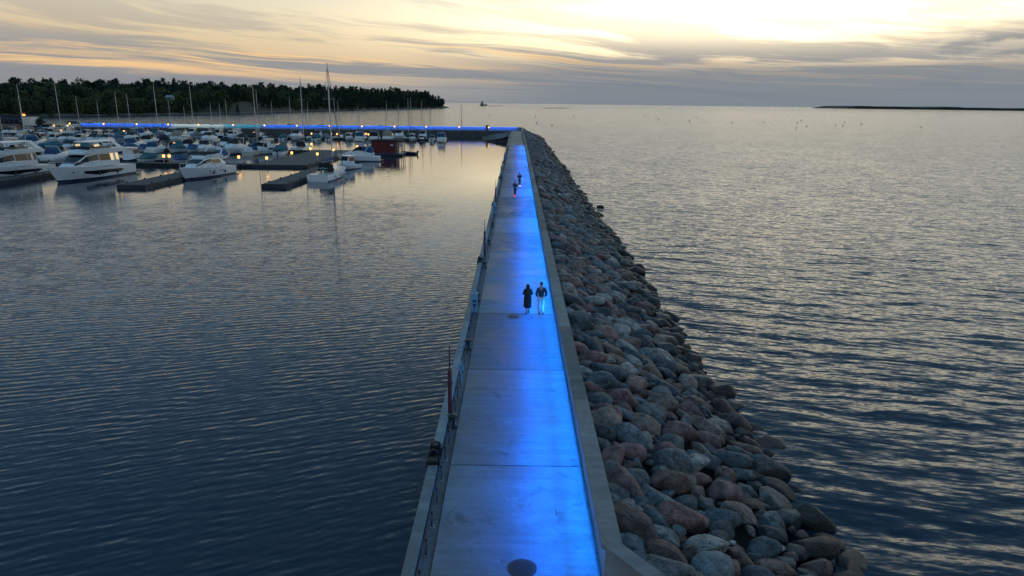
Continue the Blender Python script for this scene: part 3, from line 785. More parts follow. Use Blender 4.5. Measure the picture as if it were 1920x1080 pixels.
# house in the trees
g = ground(322, 24); base = at_y(322, 187, g.y)
hs = empty('hillside_house', (g.x, g.y, base.z), R(-12), 'small pale blue gabled house among the trees on the headland', 'house')
hs.scale = (.62, .62, .62)
MB().box(-4.5, 4.5, -4, 4, -6, 3.4).build('wall', plain('pale_blue_boards', (.36, .43, .50), .7), hs)
MB().add([(-5.2, -4.8, 3.2), (5.2, -4.8, 3.2), (5.2, 4.8, 3.2), (-5.2, 4.8, 3.2), (-5.2, 0, 6.4), (5.2, 0, 6.4)], [(0, 1, 5, 4), (2, 3, 4, 5), (1, 2, 5), (3, 0, 4), (3, 2, 1, 0)]).build('roof', plain('roof_sheet', (.30, .37, .45), .5), hs)
for x in (-2.8, 0, 2.8):
    wn = MB().box(x-.7, x+.7, -4.06, -4.003, .9, 2.4).build('window', M['glass'], hs)
    MB().box(x-.85, x+.85, -4.10, -4.063, .72, .86).build('sill', M['white'], wn)
MB().box(1.5, 2.2, .8, 1.5, 4.6, 7.2).build('chimney', M['kerb'], hs)

# low land at the root of the far arm, with the clubhouse
poly = [at(-420, 252, 1.2), at(-60, 245, 1.2), at(60, 242, 1.2), at(128, 240.5, 1.2), at(150, 238.5, 1.2), at(128, 235.5, 1.2), at(84, 234.5, 1.2), at(40, 232, 1.2), at(-420, 232, 1.2)]
tag(MB().prism([(p.x, p.y) for p in poly], -1.5, 1.2).build('shore_land', M['fill']), kind='structure')
pc = at(32, 238.5, 1.2); k = pc.length/FPX
cl = empty('clubhouse', (pc.x, pc.y, 1.2), R(6), 'dark blue harbour building with white end wall on the shore at the left', 'building')
navyb = plain('dark_blue_cladding', (.035, .055, .10), .7, vary=.2, vscale=.7)
MB().box(-6.2, 4.2, -3, 3, 0, 4.6).build('wall', navyb, cl)
MB().box(4.21, 7.6, -2.8, 2.8, 0, 4.3).build('end_wall', M['white'], cl)
MB().box(-6.7, 4.4, -3.4, 3.4, 4.603, 4.95).build('roof', M['cover_black'], cl)
MB().box(4.41, 7.8, -3.0, 3.0, 4.303, 4.5).build('roof', M['cover_grey'], cl)
MB().box(-6.0, 3.8, -5.2, -3.01, 0, .9).build('terrace', M['teak'], cl)
for x in (-4.9, -2.9, -.9, 1.1):
    f = MB().box(x, x+1.5, -3.07, -3.003, 1.3, 3.2).build('window', M['glass'], cl)
    MB().box(x-.08, x+1.58, -3.10, -3.073, 1.18, 1.27).build('sill', M['white'], f)
MB().box(2.9, 3.8, -3.06, -3.003, .95, 3.2).build('door', M['cover_black'], cl)
sg = at_y(44, 214.5, pc.y-4)
t = empty('harbour_sign', (sg.x, pc.y-4, 1.2), 0, 'lit red and yellow harbour sign on a post beside the blue building', 'sign')
hz = sg.z-1.2
MB().lathe([(.12, 0), (.09, hz-.2), (0, hz)], n=8).build('post', M['metal'], t)
MB().box(-.75, .75, -.16, .0, hz-.5, hz-.02).build('panel', plain('sign_yellow', (.7, .5, .1), .5, emit=(1., .62, .12), es=1.6), t)
MB().box(-.75, .75, -.16, .0, hz+.02, hz+.55).build('panel', plain('sign_red', (.5, .05, .03), .5, emit=(1., .15, .05), es=.5), t)
for i, (px, py, h, v, lb) in enumerate([(50, 240, 3.4, .35, 'dark round bush beside the white end of the blue building'), (64, 240, 4.4, .75, 'larger yellow-green bush on the low shore beyond the marina'), (76, 240, 3.3, .3, 'low dark bush at the tip of the low shore')]):
    q = at(px, py-1.5, 1.2); single_tree(lb, 'shore_bush', q, h, i, v, 'leafy', 1.7)

# ------------------------------------------------------------------ far sea: coast, sandbars, ship, buoys
pts = []; DY = 8200.
for px in np.arange(1538, 2500, 12.):
    b = at_y(px, 540, DY); f = min(1., (px-1536)/22.)
    h = (30.+10*noise.noise(Vector((px*.02, 0, 0)))+4*noise.noise(Vector((px*.13, 3, 0))))*f
    pts.append([(b.x, DY, -3.), (b.x, DY, h*.8), (b.x, DY+60, h), (b.x, DY+900, h*.9), (b.x, DY+900, -3.)])
tag(MB().loft(pts).build('far_coast', plain('far_wood', (.028, .040, .040), .9, vary=.3, vscale=.01)), kind='structure')
for (p0, p1, py, lb) in ((912, 946, 198.6, 0), (1016, 1072, 203.0, 1)):
    a = at(p0, py, 0); b = at(p1, py, 0); n = 14; ring = []
    for i in range(n+1):
        f = i/n; c_ = a.lerp(b, f); s = math.sin(PI*f)**.5*(1.0+.4*noise.noise(Vector((i*.7, lb, 0))))
        ring.append([(c_.x, c_.y-14*s, -.3), (c_.x, c_.y-4*s, 1.1*s), (c_.x, c_.y+6*s, 1.3*s), (c_.x, c_.y+16*s, -.3)])
    tag(MB().loft(ring).build('sandbar', M['fill']), kind='structure')
q = at_y(906, 193, 3600.)
sh = empty('distant_ship', (q.x, 3600., 0), R(15), 'tiny dark ship with tall superstructure on the horizon', 'ship')
MB().loft([[(-17, -4, -1), (-17, -5, 5), (-17, 5, 5), (-17, 4, -1)], [(8, -4, -1), (8, -5, 5.4), (8, 5, 5.4), (8, 4, -1)], [(19, -.3, -1), (22, -.4, 7), (22, .4, 7), (19, .3, -1)]]).build('hull', M['iron'], sh)
MB().box(-13, 2, -4.4, 4.4, 5.2, 12.5).box(-11, -1, -3.8, 3.8, 12.503, 17).build('superstructure', M['greyhull'], sh)
MB().box(-9, -5, -1.6, 1.6, 17.003, 22).build('funnel', M['iron'], sh); MB().lathe([(.6, 17), (.3, 29), (0, 29.2)], (-2.5, 0, 0), 6).build('mast', M['iron'], sh)
me_f = MB().lathe([(.0, -.4), (.45, -.3), (.62, .05), (.5, .45), (.2, .62), (0, .64)], n=12).mesh('float', M['black'], 50)
me_m = MB().lathe([(.09, .6), (.07, 1.3), (.2, 1.32), (.2, 1.6), (0, 1.64)], n=8).mesh('top_mark', M['black'])
BUOYS = [(865, 229), (918, 217), (1004, 219), (1006, 231), (1035, 236), (1076, 218), (1209, 219), (1235, 224), (1293, 227), (1305, 220.5), (1373, 230.5), (1432, 230), (1493, 240.5), (1495, 231), (1502, 226), (1512, 238), (1567, 234.5), (1580, 236.5), (1583, 229.5), (1615, 233.5), (1727, 239)]
for i, (px, py) in enumerate(BUOYS):
    q = at(px, py, 0); o = empty('sea_buoy', tuple(q), 0, f'tiny dark buoy on the open sea, {ordinal(i+1)} from the left', 'buoy', 'sea buoys')
    s = min(.95, max(.6, q.y/650)); o.scale = (s, s, s)
    obj('float', me_f, o); obj('top_mark', me_m, o)

# ------------------------------------------------------------------ marina pontoons
def pontoon(label, x0, x1, y0, y1, z=.62, name='pontoon', along='x'):
    o = empty(name, ((x0+x1)/2, (y0+y1)/2, 0), 0, label, 'pontoon')
    hx, hy = (x1-x0)/2, (y1-y0)/2
    MB().box(-hx, hx, -hy, hy, -.5, z-.12, .03).build('float_body', M['pontoon'], o)
    d = MB().box(-hx+.04, hx-.04, -hy+.04, hy-.04, z-.118, z).build('deck', M['planks'], o)
    L = max(hx, hy)*2; n = max(2, int(L/5)); 
    me = MB().box(-.12, .12, -.12, .12, 0, .2, .03).mesh('cleat', M['iron'])
    for i in range(min(n, 16)):
        for s in (-1, 1):
            f = -1+2*(i+.5)/min(n, 16)
            obj('cleat', me, o, (f*hx, s*(hy-.25), z) if hx > hy else (s*(hx-.25), f*hy, z))
    return o
q0 = at(497, 343, .6); q1 = at(538, 346, .6); q2 = at(585, 316, .6)
F2X0, F2X1, F2Y0 = q0.x, q1.x-.2, q1.y
WP0, WP1 = at(478, 309, .6), at(574, 309, .6); WPF = at(672, 282, .6)
WX_0, WX_1, WY_0, WY_1 = at(470, 309, .6).x, at(578, 309.5, .6).x, WP1.y-1, WPF.y
pontoon('broad dark pontoon deck behind the near sailboat', WX_0, WX_1, WY_0, WY_1)
walk_y = WY_0
wl = at(-60, 312, .6)
pontoon('long walkway pontoon behind the three big motor yachts', at(-160, 309, .6).x, WX_0-.05, walk_y, walk_y+2.6)
pontoon('finger pontoon beside the tall sailboat', F2X0, F2X1, F2Y0, walk_y-.05)
g0, g1 = at(234, 343, .6), at(272, 347, .6)
pontoon('finger pontoon between two big white motor yachts', g0.x, g1.x, g1.y, walk_y-.05)
pontoon('finger pontoon beyond the leftmost yacht', g0.x-24, g1.x-24, g1.y, walk_y-.05)
ROWY = {'A': at(540, 276, 1.5).y+2, 'B': at(740, 255, 1.5).y, 'C': at(740, 245.5, 1.5).y}
ROWY['M'] = (ROWY['A']+ROWY['B'])/2-1
ROWX = {'M': (at(-150, 264, .6).x, at(420, 264, .6).x), 'A': (at(-150, 276, .6).x, WX_0-.1), 'B': (at(-140, 257, .6).x, at(834, 264, .6).x), 'C': (at(-60, 246, .6).x, at(880, 247, .6).x)}
ROWN = {'M': 'short left pontoon row', 'A': 'pontoon row nearest the yachts', 'B': 'middle pontoon row', 'C': 'pontoon row under the far wall'}
for r_ in 'AMBC':
    pontoon(f'long {ROWN[r_].replace(" row", "")} with boats on both sides', ROWX[r_][0], ROWX[r_][1], ROWY[r_]-1.2, ROWY[r_]+1.2)
pD = at(914, 249, .6)
# ------------------------------------------------------------------ boats
def hull(root, L, B, hs, hb, mat, stripe=None, deckm='white', window=None, draft=.5, ports=None):
    N = 13
    def st(t):
        wd = B/2*min(1., .88+.3*t)*(1-max(0., (t-.45)/.55)**2.4); wd = max(wd, .025)
        wl = wd*(.92-.34*t*t); zs = hs+(hb-hs)*t**1.7
        xt = -L/2+L*t; xb = -L/2+L*.90*t
        return wd, wl, zs, xt, xb
    rings = []; dk = []; 
    for i in range(N):
        t = i/(N-1); wd, wl, zs, xt, xb = st(t); xm = (xt+xb)/2
        rings.append([(xt, wd, zs), (xt*.6+xb*.4, wd*.62+wl*.38+.02, zs*.55), (xb, wl, .02), (xb, wl*.55, -draft*.7), (xb, 0, -draft), (xb, -wl*.55, -draft*.7), (xb, -wl, .02), (xt*.6+xb*.4, -(wd*.62+wl*.38+.02), zs*.55), (xt, -wd, zs)])
        dk.append([(xt-.02, wd-.03, zs-.06), (xt-.02, 0, zs-.02), (xt-.02, -wd+.03, zs-.06)])
    m = MB().loft(rings, closed=False, caps=False); n0 = len(rings[0])
    m.f.append(tuple(range(n0)))
    h = m.build('hull', M[mat], root, 35)
    MB().loft(dk, closed=False, caps=False).build('deck', M[deckm], root)
    if stripe:
        v = []
        for i in range(N):
            t = i/(N-1); wd, wl, zs, xt, xb = st(t)
            v.append((xb, wl, wd, xt, zs))
        mm = MB()
        for s in (1, -1):
            mm.loft([[(xb+(xt-xb)*.1, s*(wl+.012), .03), (xb+(xt-xb)*.2, s*(wl+(wd-wl)*.2+.022), .03+zs*.14)] for xb, wl, wd, xt, zs in v], closed=False, caps=False)
        mm.build('boot_stripe', M[stripe], h)
    def side(t, f):           # a point on the hull side: f = 0 waterline, 1 sheer
        wd, wl, zs, xt, xb = st(t)
        if f < .55: k = f/.55; return (xb+(xt*.6+xb*.4-xb)*k, wl+(wd*.62+wl*.38+.02-wl)*k, .02+(zs*.55-.02)*k)
        k = (f-.55)/.45; a = wd*.62+wl*.38+.02; return (xt*.6+xb*.4+(xt-xt*.6-xb*.4)*k, a+(wd-a)*k, zs*.55+zs*.45*k)
    if window:
        for s in (1, -1):
            mm = MB(); ring = []
            for t, f0, f1 in window:
                a, b_, c_ = side(t, f0), side(t, .55) if f0 < .55 < f1 else side(t, (f0+f1)/2), side(t, f1)
                ring.append([(a[0], s*(a[1]+.02), a[2]), (b_[0], s*(b_[1]+.02), b_[2]), (c_[0], s*(c_[1]+.02), c_[2])])
            mm.loft(ring, closed=False, caps=False); mm.build('hull_window', M['glass'], h)
    if ports:
        for s in (1, -1):
            for t in ports:
                p = side(t, .66); MB().lathe([(.0, .0), (.16, .0), (.16, .03), (0, .03)], (p[0], 0, p[2]), 10, 'Y').build('porthole', M['glass'], h).location = (0, s*(p[1]) - (.03 if s < 0 else 0), 0)
    return st
def cabin_ring(s):
    x, wd, z0, z1, k = s; zm = z0+(z1-z0)*.4
    return [(x, wd, z0), (x, wd*(1+.0), zm), (x, wd*k, z1), (x, 0, z1+.05*wd), (x, -wd*k, z1), (x, -wd, zm), (x, -wd, z0)]
def cabin(root, sts, mat, name='cabin'):
    return MB().loft([cabin_ring(s) for s in sts]).build(name, M[mat], root, 30)
def side_glass(parent, sts, f0, f1, name='window', mat='glass', off=.02, sides=(1, -1)):
    for sg in sides:
        ring = []
        for s in sts:
            x, wd, z0, z1, k = s; zm = z0+(z1-z0)*.4
            a = lambda f: (x, sg*(wd+(wd*k-wd)*f+off), zm+(z1-zm)*f)
            ring.append([a(f0), a(f1)])
        MB().loft(ring, closed=False, caps=False).build(name, M[mat], parent)
def windshield(parent, s0, s1, f0=.08, f1=.92, name='windshield', mat='glass'):
    a, b = s0, s1; L = lambda u, v, f: u+(v-u)*f
    ring = []
    for f in (f0, f1):
        x = L(a[0], b[0], f); wt = L(a[1]*a[4], b[1]*b[4], f)*.94; z = L(a[3], b[3], f); cz = .05*L(a[1], b[1], f)
        ring.append([(x+.03, wt, z+.03), (x+.03, wt*.5, z+.03+cz*.55), (x+.03, 0, z+.03+cz), (x+.03, -wt*.5, z+.03+cz*.55), (x+.03, -wt, z+.03)])
    MB().loft(ring, closed=False, caps=False).build(name, M[mat], parent)
def bow_rail(root, stf, t0, t1, h, n=8):
    mm = MB()
    for s in (1, -1):
        pts = []
        for i in range(n+1):
            t = t0+(t1-t0)*i/n; wd, wl, zs, xt, xb = stf(t); pts.append((xt-.06, s*max(.05, wd-.09), zs+h))
            if i % 2 == 0: mm.tube([(xt-.06, s*max(.05, wd-.09), zs-.05), (xt-.06, s*max(.05, wd-.09), zs+h)], .02, 4)
        mm.tube(pts, .028, 5)
    return mm.build('bow_rail', M['chrome'], root)
def outboard(root, L, hs, y=0.):
    x = -L/2
    o = MB().box(x-.55, x-.12, y-.16, y+.16, hs-.02, hs+.42, .06).build('outboard_motor', M['black'], root)
    MB().box(x-.38, x-.2, y-.07, y+.07, -.5, hs).build('shaft', M['iron'], o)
    return o
def fenders(root, stf, ts, mat='black'):
    for t in ts:
        wd, wl, zs, xt, xb = stf(t)
        for s in (1, -1):
            MB().lathe([(0, 0), (.12, .08), (.14, .3), (.12, .55), (0, .63)], (xt, s*(wd*.75+wl*.25+.14), zs*.3), 8).build('fender', M[mat], root, 50)

def big_yacht(label, loc, rz, k=1., hard=True, ports=None, lit=True):
    o = empty('motor_yacht', loc, rz, label, 'yacht', 'big motor yachts')
    if hard:
        L, B = 19.*k, 5.0*k
        stf = hull(o, L, B, 1.75*k, 2.65*k, 'white', 'navy', 'cream', [(.20, .60, .64), (.26, .44, .72), (.45, .44, .73), (.52, .36, .72), (.62, .38, .70), (.70, .47, .69), (.84, .58, .64)])
        S = [(6.2, .7, 2.35, 2.45, .9), (5.0, 1.25, 2.25, 2.75, .86), (2.4, 1.95, 2.1, 4.05, .86), (0, 2.05, 2.05, 4.25, .88), (-4.2, 2.05, 1.95, 4.2, .9), (-5.4, 2.0, 1.95, 4.15, .9)]
        S = [tuple(k*v for v in s[:4])+(s[4],) for s in S]
        c_ = cabin(o, S, 'white'); windshield(c_, S[1], S[2], .06, .94); side_glass(c_, [S[1], S[2], S[3]], .12, .86); side_glass(c_, [(S[3][0]-.2, *S[3][1:]), (S[4][0]+1.2*k, *S[4][1:])], .05, .86)
        side_glass(c_, [(S[4][0]+1.1*k, *S[4][1:]), (S[5][0]+.1, *S[5][1:])], .02, .88, 'lit_window', 'cabinglow' if lit else 'glass')
        F = [(3.0, 1.2, 4.15, 4.35, 1.), (1.8, 1.95, 4.2, 4.85, 1.04), (-2., 2.15, 4.22, 4.95, 1.03), (-6.6, 2.15, 4.2, 4.8, 1.), (-7.6, 1.95, 4.2, 4.5, 1.)]
        F = [tuple(k*v for v in s[:4])+(s[4],) for s in F]
        f = cabin(o, F, 'white', 'flybridge')
        windshield(f, (F[1][0], F[1][1], 0, F[1][3], .98), (F[1][0]-.55*k, F[1][1], 0, F[1][3]+.45*k, .95), 0., 1.)
        MB().box(-4.2*k, -1.2*k, -1.5*k, 1.5*k, 4.9*k, 5.2*k, .05).build('flybridge_seat', M['teak'], f)
        hz = 6.05*k
        ht = MB().loft([[(x*k, wd*k, hz), (x*k, wd*k*.96, hz+.13*k), (x*k, -wd*k*.96, hz+.13*k), (x*k, -wd*k, hz)] for x, wd in ((1.2, 1.2), (.6, 1.7), (-4.8, 1.8), (-5.6, 1.4))]).build('hardtop', M['white'], o, 30)
        for s in (1, -1):
            MB().loft([[(-4.0*k, s*1.62*k, hz), (-5.0*k, s*1.62*k, hz), (-5.0*k, s*1.74*k, hz), (-4.0*k, s*1.74*k, hz)], [(-5.6*k, s*1.95*k, 4.75*k), (-6.9*k, s*1.95*k, 4.75*k), (-6.9*k, s*2.08*k, 4.75*k), (-5.6*k, s*2.08*k, 4.75*k)]]).build('strut', M['white'], ht)
            MB().tube([(.5*k, s*1.5*k, hz), (1.1*k, s*1.75*k, 4.85*k)], .05*k, 6).build('strut', M['iron'], ht)
            side_glass(ht, [(.3*k, 1.66*k, 4.9*k, 6.0*k, 1.), (-.9*k, 1.7*k, 4.9*k, 6.0*k, 1.)], .0, .55, 'lit_window', 'cabinglow' if lit else 'glass', 0., (s,))
    else:
        L, B = 15.5*k, 4.5*k
        stf = hull(o, L, B, 1.5*k, 2.2*k, 'white', 'navy', 'cream', None, ports=(.36, .42, .52, .62))
        S = [(5.2, .6, 1.95, 2.05, .9), (4.2, 1.1, 1.9, 2.3, .86), (1.9, 1.65, 1.75, 3.25, .84), (.2, 1.75, 1.65, 3.45, .86), (-2.6, 1.75, 1.6, 3.35, .86), (-4.6, 1.7, 1.5, 2.3, .9)]
        S = [tuple(k*v for v in s[:4])+(s[4],) for s in S]
        c_ = cabin(o, S, 'white'); windshield(c_, S[1], S[2], .25, .9); side_glass(c_, [S[1], S[2], S[3]], .3, .82); side_glass(c_, [(S[3][0]-.15, *S[3][1:]), S[4], (S[5][0]+.8, *S[5][1:])], .05, .7)
        F = [(2.0, .9, 3.3, 3.45, 1.), (1.1, 1.5, 3.35, 3.85, 1.03), (-1.5, 1.68, 3.35, 4.0, 1.03), (-3.6, 1.65, 3.3, 3.9, 1.), (-4.4, 1.4, 3.3, 3.6, 1.)]
        F = [tuple(k*v for v in s[:4])+(s[4],) for s in F]
        f = cabin(o, F, 'white', 'flybridge')
        windshield(f, (F[1][0]+.1, F[1][1], 0, F[1][3], .98), (F[1][0]-.6*k, F[1][1], 0, F[1][3]+.4*k, .95), 0., 1.)
        MB().box(-2.8*k, -.4*k, -1.3*k, 1.3*k, 4.0*k, 4.35*k, .06).build('sunpad_cover', M['cover_black'], f)
        MB().tube([(-3.0*k, 1.62*k, 3.8*k), (-4.0*k, 1.5*k, 4.7*k), (-4.3*k, 1.0*k, 5.0*k), (-4.3*k, -1.0*k, 5.0*k), (-4.0*k, -1.5*k, 4.7*k), (-3.0*k, -1.62*k, 3.8*k)], .13*k, 8).build('radar_arch', M['white'], o, 40)
        MB().box(-2.6*k+2.05*k, -2.2*k+2.05*k, 2.02*k, 2.06*k, .6*k, 1.1*k).build('hull_hatch', M['glass'], o)
    MB().box(-L/2-1.2*k, -L/2+.15, -B*.4, B*.4, .25, .5*k, .04).build('swim_platform', M['teak'], o)
    bow_rail(o, stf, .5, .985, .75*k)
    fenders(o, stf, (.3, .55), 'navy')
    return o
DN, UP = -PI/2, PI/2                 # bow towards the camera / away from it
bw = at(110, 343, 0); stn = at(256, 320, .4)
def moor(bow, stern_corner, L, B):   # centre and heading of a hull from its bow at the water and its near stern corner
    c_ = Vector((stern_corner.x-B*.42, stern_corner.y)); d = (Vector((bow.x, bow.y))-c_).normalized()
    p = Vector((bow.x, bow.y))-d*L*.40
    return (p.x, p.y, 0), math.atan2(d.y, d.x)
lc, hd = moor(bw, stn, 19., 5.)
big_yacht('large white motor yacht with hardtop and dark hull windows, left of the finger pontoon', lc, hd, 1.0, True)
bw2 = at(347, 338, 0); stn2 = at(437, 321, .4)
lc2, hd2 = moor(bw2, stn2, 15.5, 4.5)
big_yacht('white motor yacht with small round portholes, right of the finger pontoon', lc2, hd2, .98, False)
big_yacht('white motor yacht cut by the left picture edge', (lc[0]-13., lc[1]-2., 0), hd+R(2), .97, True, None, False)

def sailboat(label, loc, rz, L, mast_h, hm='white', cover='cover_blue', group='moored sailing boats', big=False):
    o = empty('sailing_boat', loc, rz, label, 'sailboat', group)
    B = L*.3; hs, hb = L*.085, L*.115
    stf = hull(o, L, B, hs, hb, hm, 'bluestripe' if hm == 'white' else 'redstripe', 'cream', draft=.5)
    S = [(.26*L, .12*B, hb*.9, hb*.95, .9), (.18*L, .24*B, hs*1.1, hb*1.22, .85), (-.05*L, .30*B, hs*1.0, hs+L*.055, .85), (-.14*L, .30*B, hs, hs+L*.052, .85)]
    c_ = cabin(o, S, 'white', 'coachroof'); side_glass(c_, [S[1], S[2]], .1, .6)
    H = [(-.10*L, .27*B, hs+.3, hs+L*.06, .8), (-.15*L, .30*B, hs+.2, hs+L*.105, .8), (-.2*L, .31*B, hs+.2, hs+L*.11, .85)]
    cabin(o, H, 'cover_black' if big else cover, 'sprayhood')
    mz = hs+L*.05; mx = .08*L
    MB().lathe([(.085*L/10, 0), (.08*L/10, mast_h*.7), (.05*L/10, mast_h), (0, mast_h+.02)], (mx, 0, mz), 8).build('mast', M['metal'], o, 40)
    bz = mz+L*.085
    bo = MB().tube([(mx-.1, 0, bz), (mx-.38*L, 0, bz+.05)], .06*L/10, 6).build('boom', M['metal'], o)
    MB().tube([(mx-.15, 0, bz+.22*L/10), (mx-.2*L, 0, bz+.17*L/10), (mx-.36*L, 0, bz+.14*L/10)], [.2*L/10, .17*L/10, .09*L/10], 8).build('sail_cover', M[cover], bo, 50)
    sp = MB()
    for f in ((.36, .66) if mast_h > 13 else (.5,)): sp.tube([(mx-.1, -.11*L*(1.1-f*.5), mz+mast_h*f), (mx, 0, mz+mast_h*f+.04), (mx-.1, .11*L*(1.1-f*.5), mz+mast_h*f)], .03, 4)
    sp.build('spreaders', M['metal'], o)
    rg = MB(); rw = .012 if not big else .016; top = (mx, 0, mz+mast_h*.98)
    rg.tube([(L*.49, 0, hb), top], rw*2.6, 4); rg.tube([(-L*.49, 0, hs), top], rw, 4)
    for s in (1, -1): rg.tube([(mx-.1, s*B*.46, hs+.2), (mx-.06, s*.11*L*.9, mz+mast_h*.36), top], rw, 4)
    rg.build('rigging', M['iron'], o)
    bow_rail(o, stf, .86, .985, .55, 4)
    return o, stf
# the tall sailboat by the finger, stern towards the camera
sb = at(606, 341, 0)
topz = at_y(601, 119, sb.y+7.5).z
o, stf = sailboat('tall masted sailing boat with white hull lying stern-on beside the finger pontoon', (sb.x-.3, sb.y+6.4, 0), UP-R(4), 14., topz-1.8, 'white', 'cover_blue', 'near boats', True)
MB().tube([(-4.4, .9, 1.3), (-4.4, .9, 2.1), (-4.4, -.9, 2.1), (-4.4, -.9, 1.3)], .03, 6).build('pushpit', M['chrome'], o)
wh = MB().tube([(-4.1, .45*math.cos(a), 1.75+.45*math.sin(a)) for a in np.linspace(0, 2*PI, 17)[:-1]], .025, 5, True).build('wheel', M['chrome'], o)
MB().box(-4.2, -3.9, -.12, .12, 1.1, 1.75).build('pedestal', M['white'], wh)
MB().tube([(-5.6, 1.0+.3*math.cos(a), 1.7+.3*math.sin(a)) for a in np.linspace(0, 2*PI, 15)[:-1]], .07, 6, True).build('life_ring', plain('orange_ring', (.6, .14, .03), .6), o)
fenders(o, stf, (.25, .45, .62), 'white')

# small motorboats in a few makes; each make is built once and copied
def boat_make(kind, hm, cover, L):
    o = empty('motorboat', (0, -500, 0)); B = L*.37; hs, hb = L*.115, L*.16
    stripe = {'white': 'navy', 'navy': 'white', 'cream': 'redstripe', 'greyhull': 'black'}[hm]
    stf = hull(o, L, B, hs, hb, hm, stripe, 'white' if hm != 'cream' else 'cream', draft=.35)
    if kind == 'cuddy':
        S = [(.36*L, .10*B, hb*.92, hb*.98, .9), (.25*L, .25*B, hb*.85, hb*1.2, .8), (.10*L, .36*B, hs*1.1, hb*1.35, .82), (.02*L, .38*B, hs, hb*1.35, .85)]
        c_ = cabin(o, S, 'white')
        W = [(.11*L, .33*B, hb*1.2, hb*1.36, .9), (.02*L, .36*B, hb*1.2, hb*1.95, .84)]
        windshield(c_, W[0], W[1], .05, 1.); side_glass(c_, [W[0], W[1]], .0, .95)
        MB().box(-.22*L, -.12*L, -.26*B, .26*B, hs-.05, hs+.45, .05).build('seat', M[cover], o)
        outboard(o, L, hs)
    elif kind == 'covered':
        S = [(.38*L, .10*B, hb*.98, hb*1.05, .8), (.12*L, .40*B, hs*1.15, hb*1.6, .6), (.02*L, .45*B, hs*1.05, hb*2.0, .55), (-.30*L, .46*B, hs, hb*1.75, .6), (-.47*L, .42*B, hs*.95, hb*1.1, .75)]
        cabin(o, S, cover, 'canvas_cover'); outboard(o, L, hs)
    elif kind == 'pilot':
        S = [(.24*L, .22*B, hb*.92, hb*1.15, .85), (.17*L, .36*B, hs*1.05, hb*1.45, .85), (.10*L, .38*B, hs, hb*2.3, .84), (-.16*L, .38*B, hs, hb*2.3, .84)]
        c_ = cabin(o, S, 'white', 'wheelhouse'); windshield(c_, S[1], S[2], .1, .92); side_glass(c_, [S[2], S[3]], .12, .85)
        MB().box(-.24*L, .12*L, -.37*B, .37*B, hb*2.3+.06, hb*2.3+.14, .03).build('roof', M['white'], c_)
        MB().tube([(-.1*L, 0, hb*2.35), (-.13*L, 0, hb*2.35+1.3)], .025, 5).build('aerial', M['metal'], c_)
        outboard(o, L, hs, .2); outboard(o, L, hs, -.2)
    else:                            # sports cruiser
        S = [(.34*L, .12*B, hb*.95, hb*1.02, .9), (.22*L, .28*B, hb*.9, hb*1.3, .85), (.08*L, .38*B, hs*1.05, hb*1.5, .88), (-.10*L, .42*B, hs, hb*1.5, .9), (-.36*L, .42*B, hs, hb*1.15, .95)]
        c_ = cabin(o, S, 'white'); 
        W = [(.12*L, .32*B, hb*1.3, hb*1.5, .95), (-.02*L, .38*B, hb*1.3, hb*2.1, .85), (-.12*L, .40*B, hb*1.3, hb*1.75, .88)]
        windshield(c_, W[0], W[1], .05, 1.); side_glass(c_, W, .0, .95)
        MB().tube([(-.18*L, .42*B, hb*1.3), (-.27*L, .36*B, hb*2.3), (-.27*L, -.36*B, hb*2.3), (-.18*L, -.42*B, hb*1.3)], .07, 6).build('radar_arch', M['white'], o)
        cabin(o, [(-.13*L, .36*B, hb*1.3, hb*2.1, .8), (-.34*L, .38*B, hb*1.2, hb*1.95, .8)], cover, 'cockpit_cover')
        MB().box(-L/2-.6, -L/2+.05, -.36*B, .36*B, .15, .3).build('swim_platform', M['teak'], o)
    bow_rail(o, stf, .62, .985, .4, 4)
    return o
LOOK = {'cuddy': 'open cuddy motorboat', 'covered': 'motorboat under {c} canvas', 'pilot': 'wheelhouse motorboat', 'cruiser': 'sports cruiser with {c} cover'}
HN = {'white': 'white', 'navy': 'dark blue', 'cream': 'cream', 'greyhull': 'grey'}
CN = {'cover_blue': 'blue', 'cover_teal': 'teal', 'cover_black': 'black', 'cover_beige': 'beige', 'cover_grey': 'grey'}
MAKES = [('cuddy', 'white', 'cover_beige', 6.2), ('cuddy', 'navy', 'cover_beige', 6.0), ('covered', 'white', 'cover_blue', 6.6), ('covered', 'white', 'cover_teal', 7.2), ('covered', 'greyhull', 'cover_black', 6.8), ('covered', 'white', 'cover_grey', 6.3),
         ('covered', 'navy', 'cover_beige', 6.5), ('pilot', 'white', 'cover_grey', 7.4), ('pilot', 'navy', 'cover_grey', 7.8), ('pilot', 'cream', 'cover_grey', 7.0), ('cruiser', 'white', 'cover_blue', 8.8), ('cruiser', 'white', 'cover_black', 9.4), ('cruiser', 'navy', 'cover_beige', 9.0)]
PROTO = [[boat_make(*m), m, False] for m in MAKES]
def put_boat(i, loc, rz, label, group, s=1.):
    p = PROTO[i]
    o = p[0] if not p[2] else copy_tree(p[0]); p[2] = True
    o.location = loc; o.rotation_euler.z = rz; o.scale = (s, s, s); tag(o, label, 'motorboat', group); return o
def look(i):
    k_, hm, cv, L = MAKES[i]; return HN[hm]+' '+LOOK[k_].format(c=CN[cv])
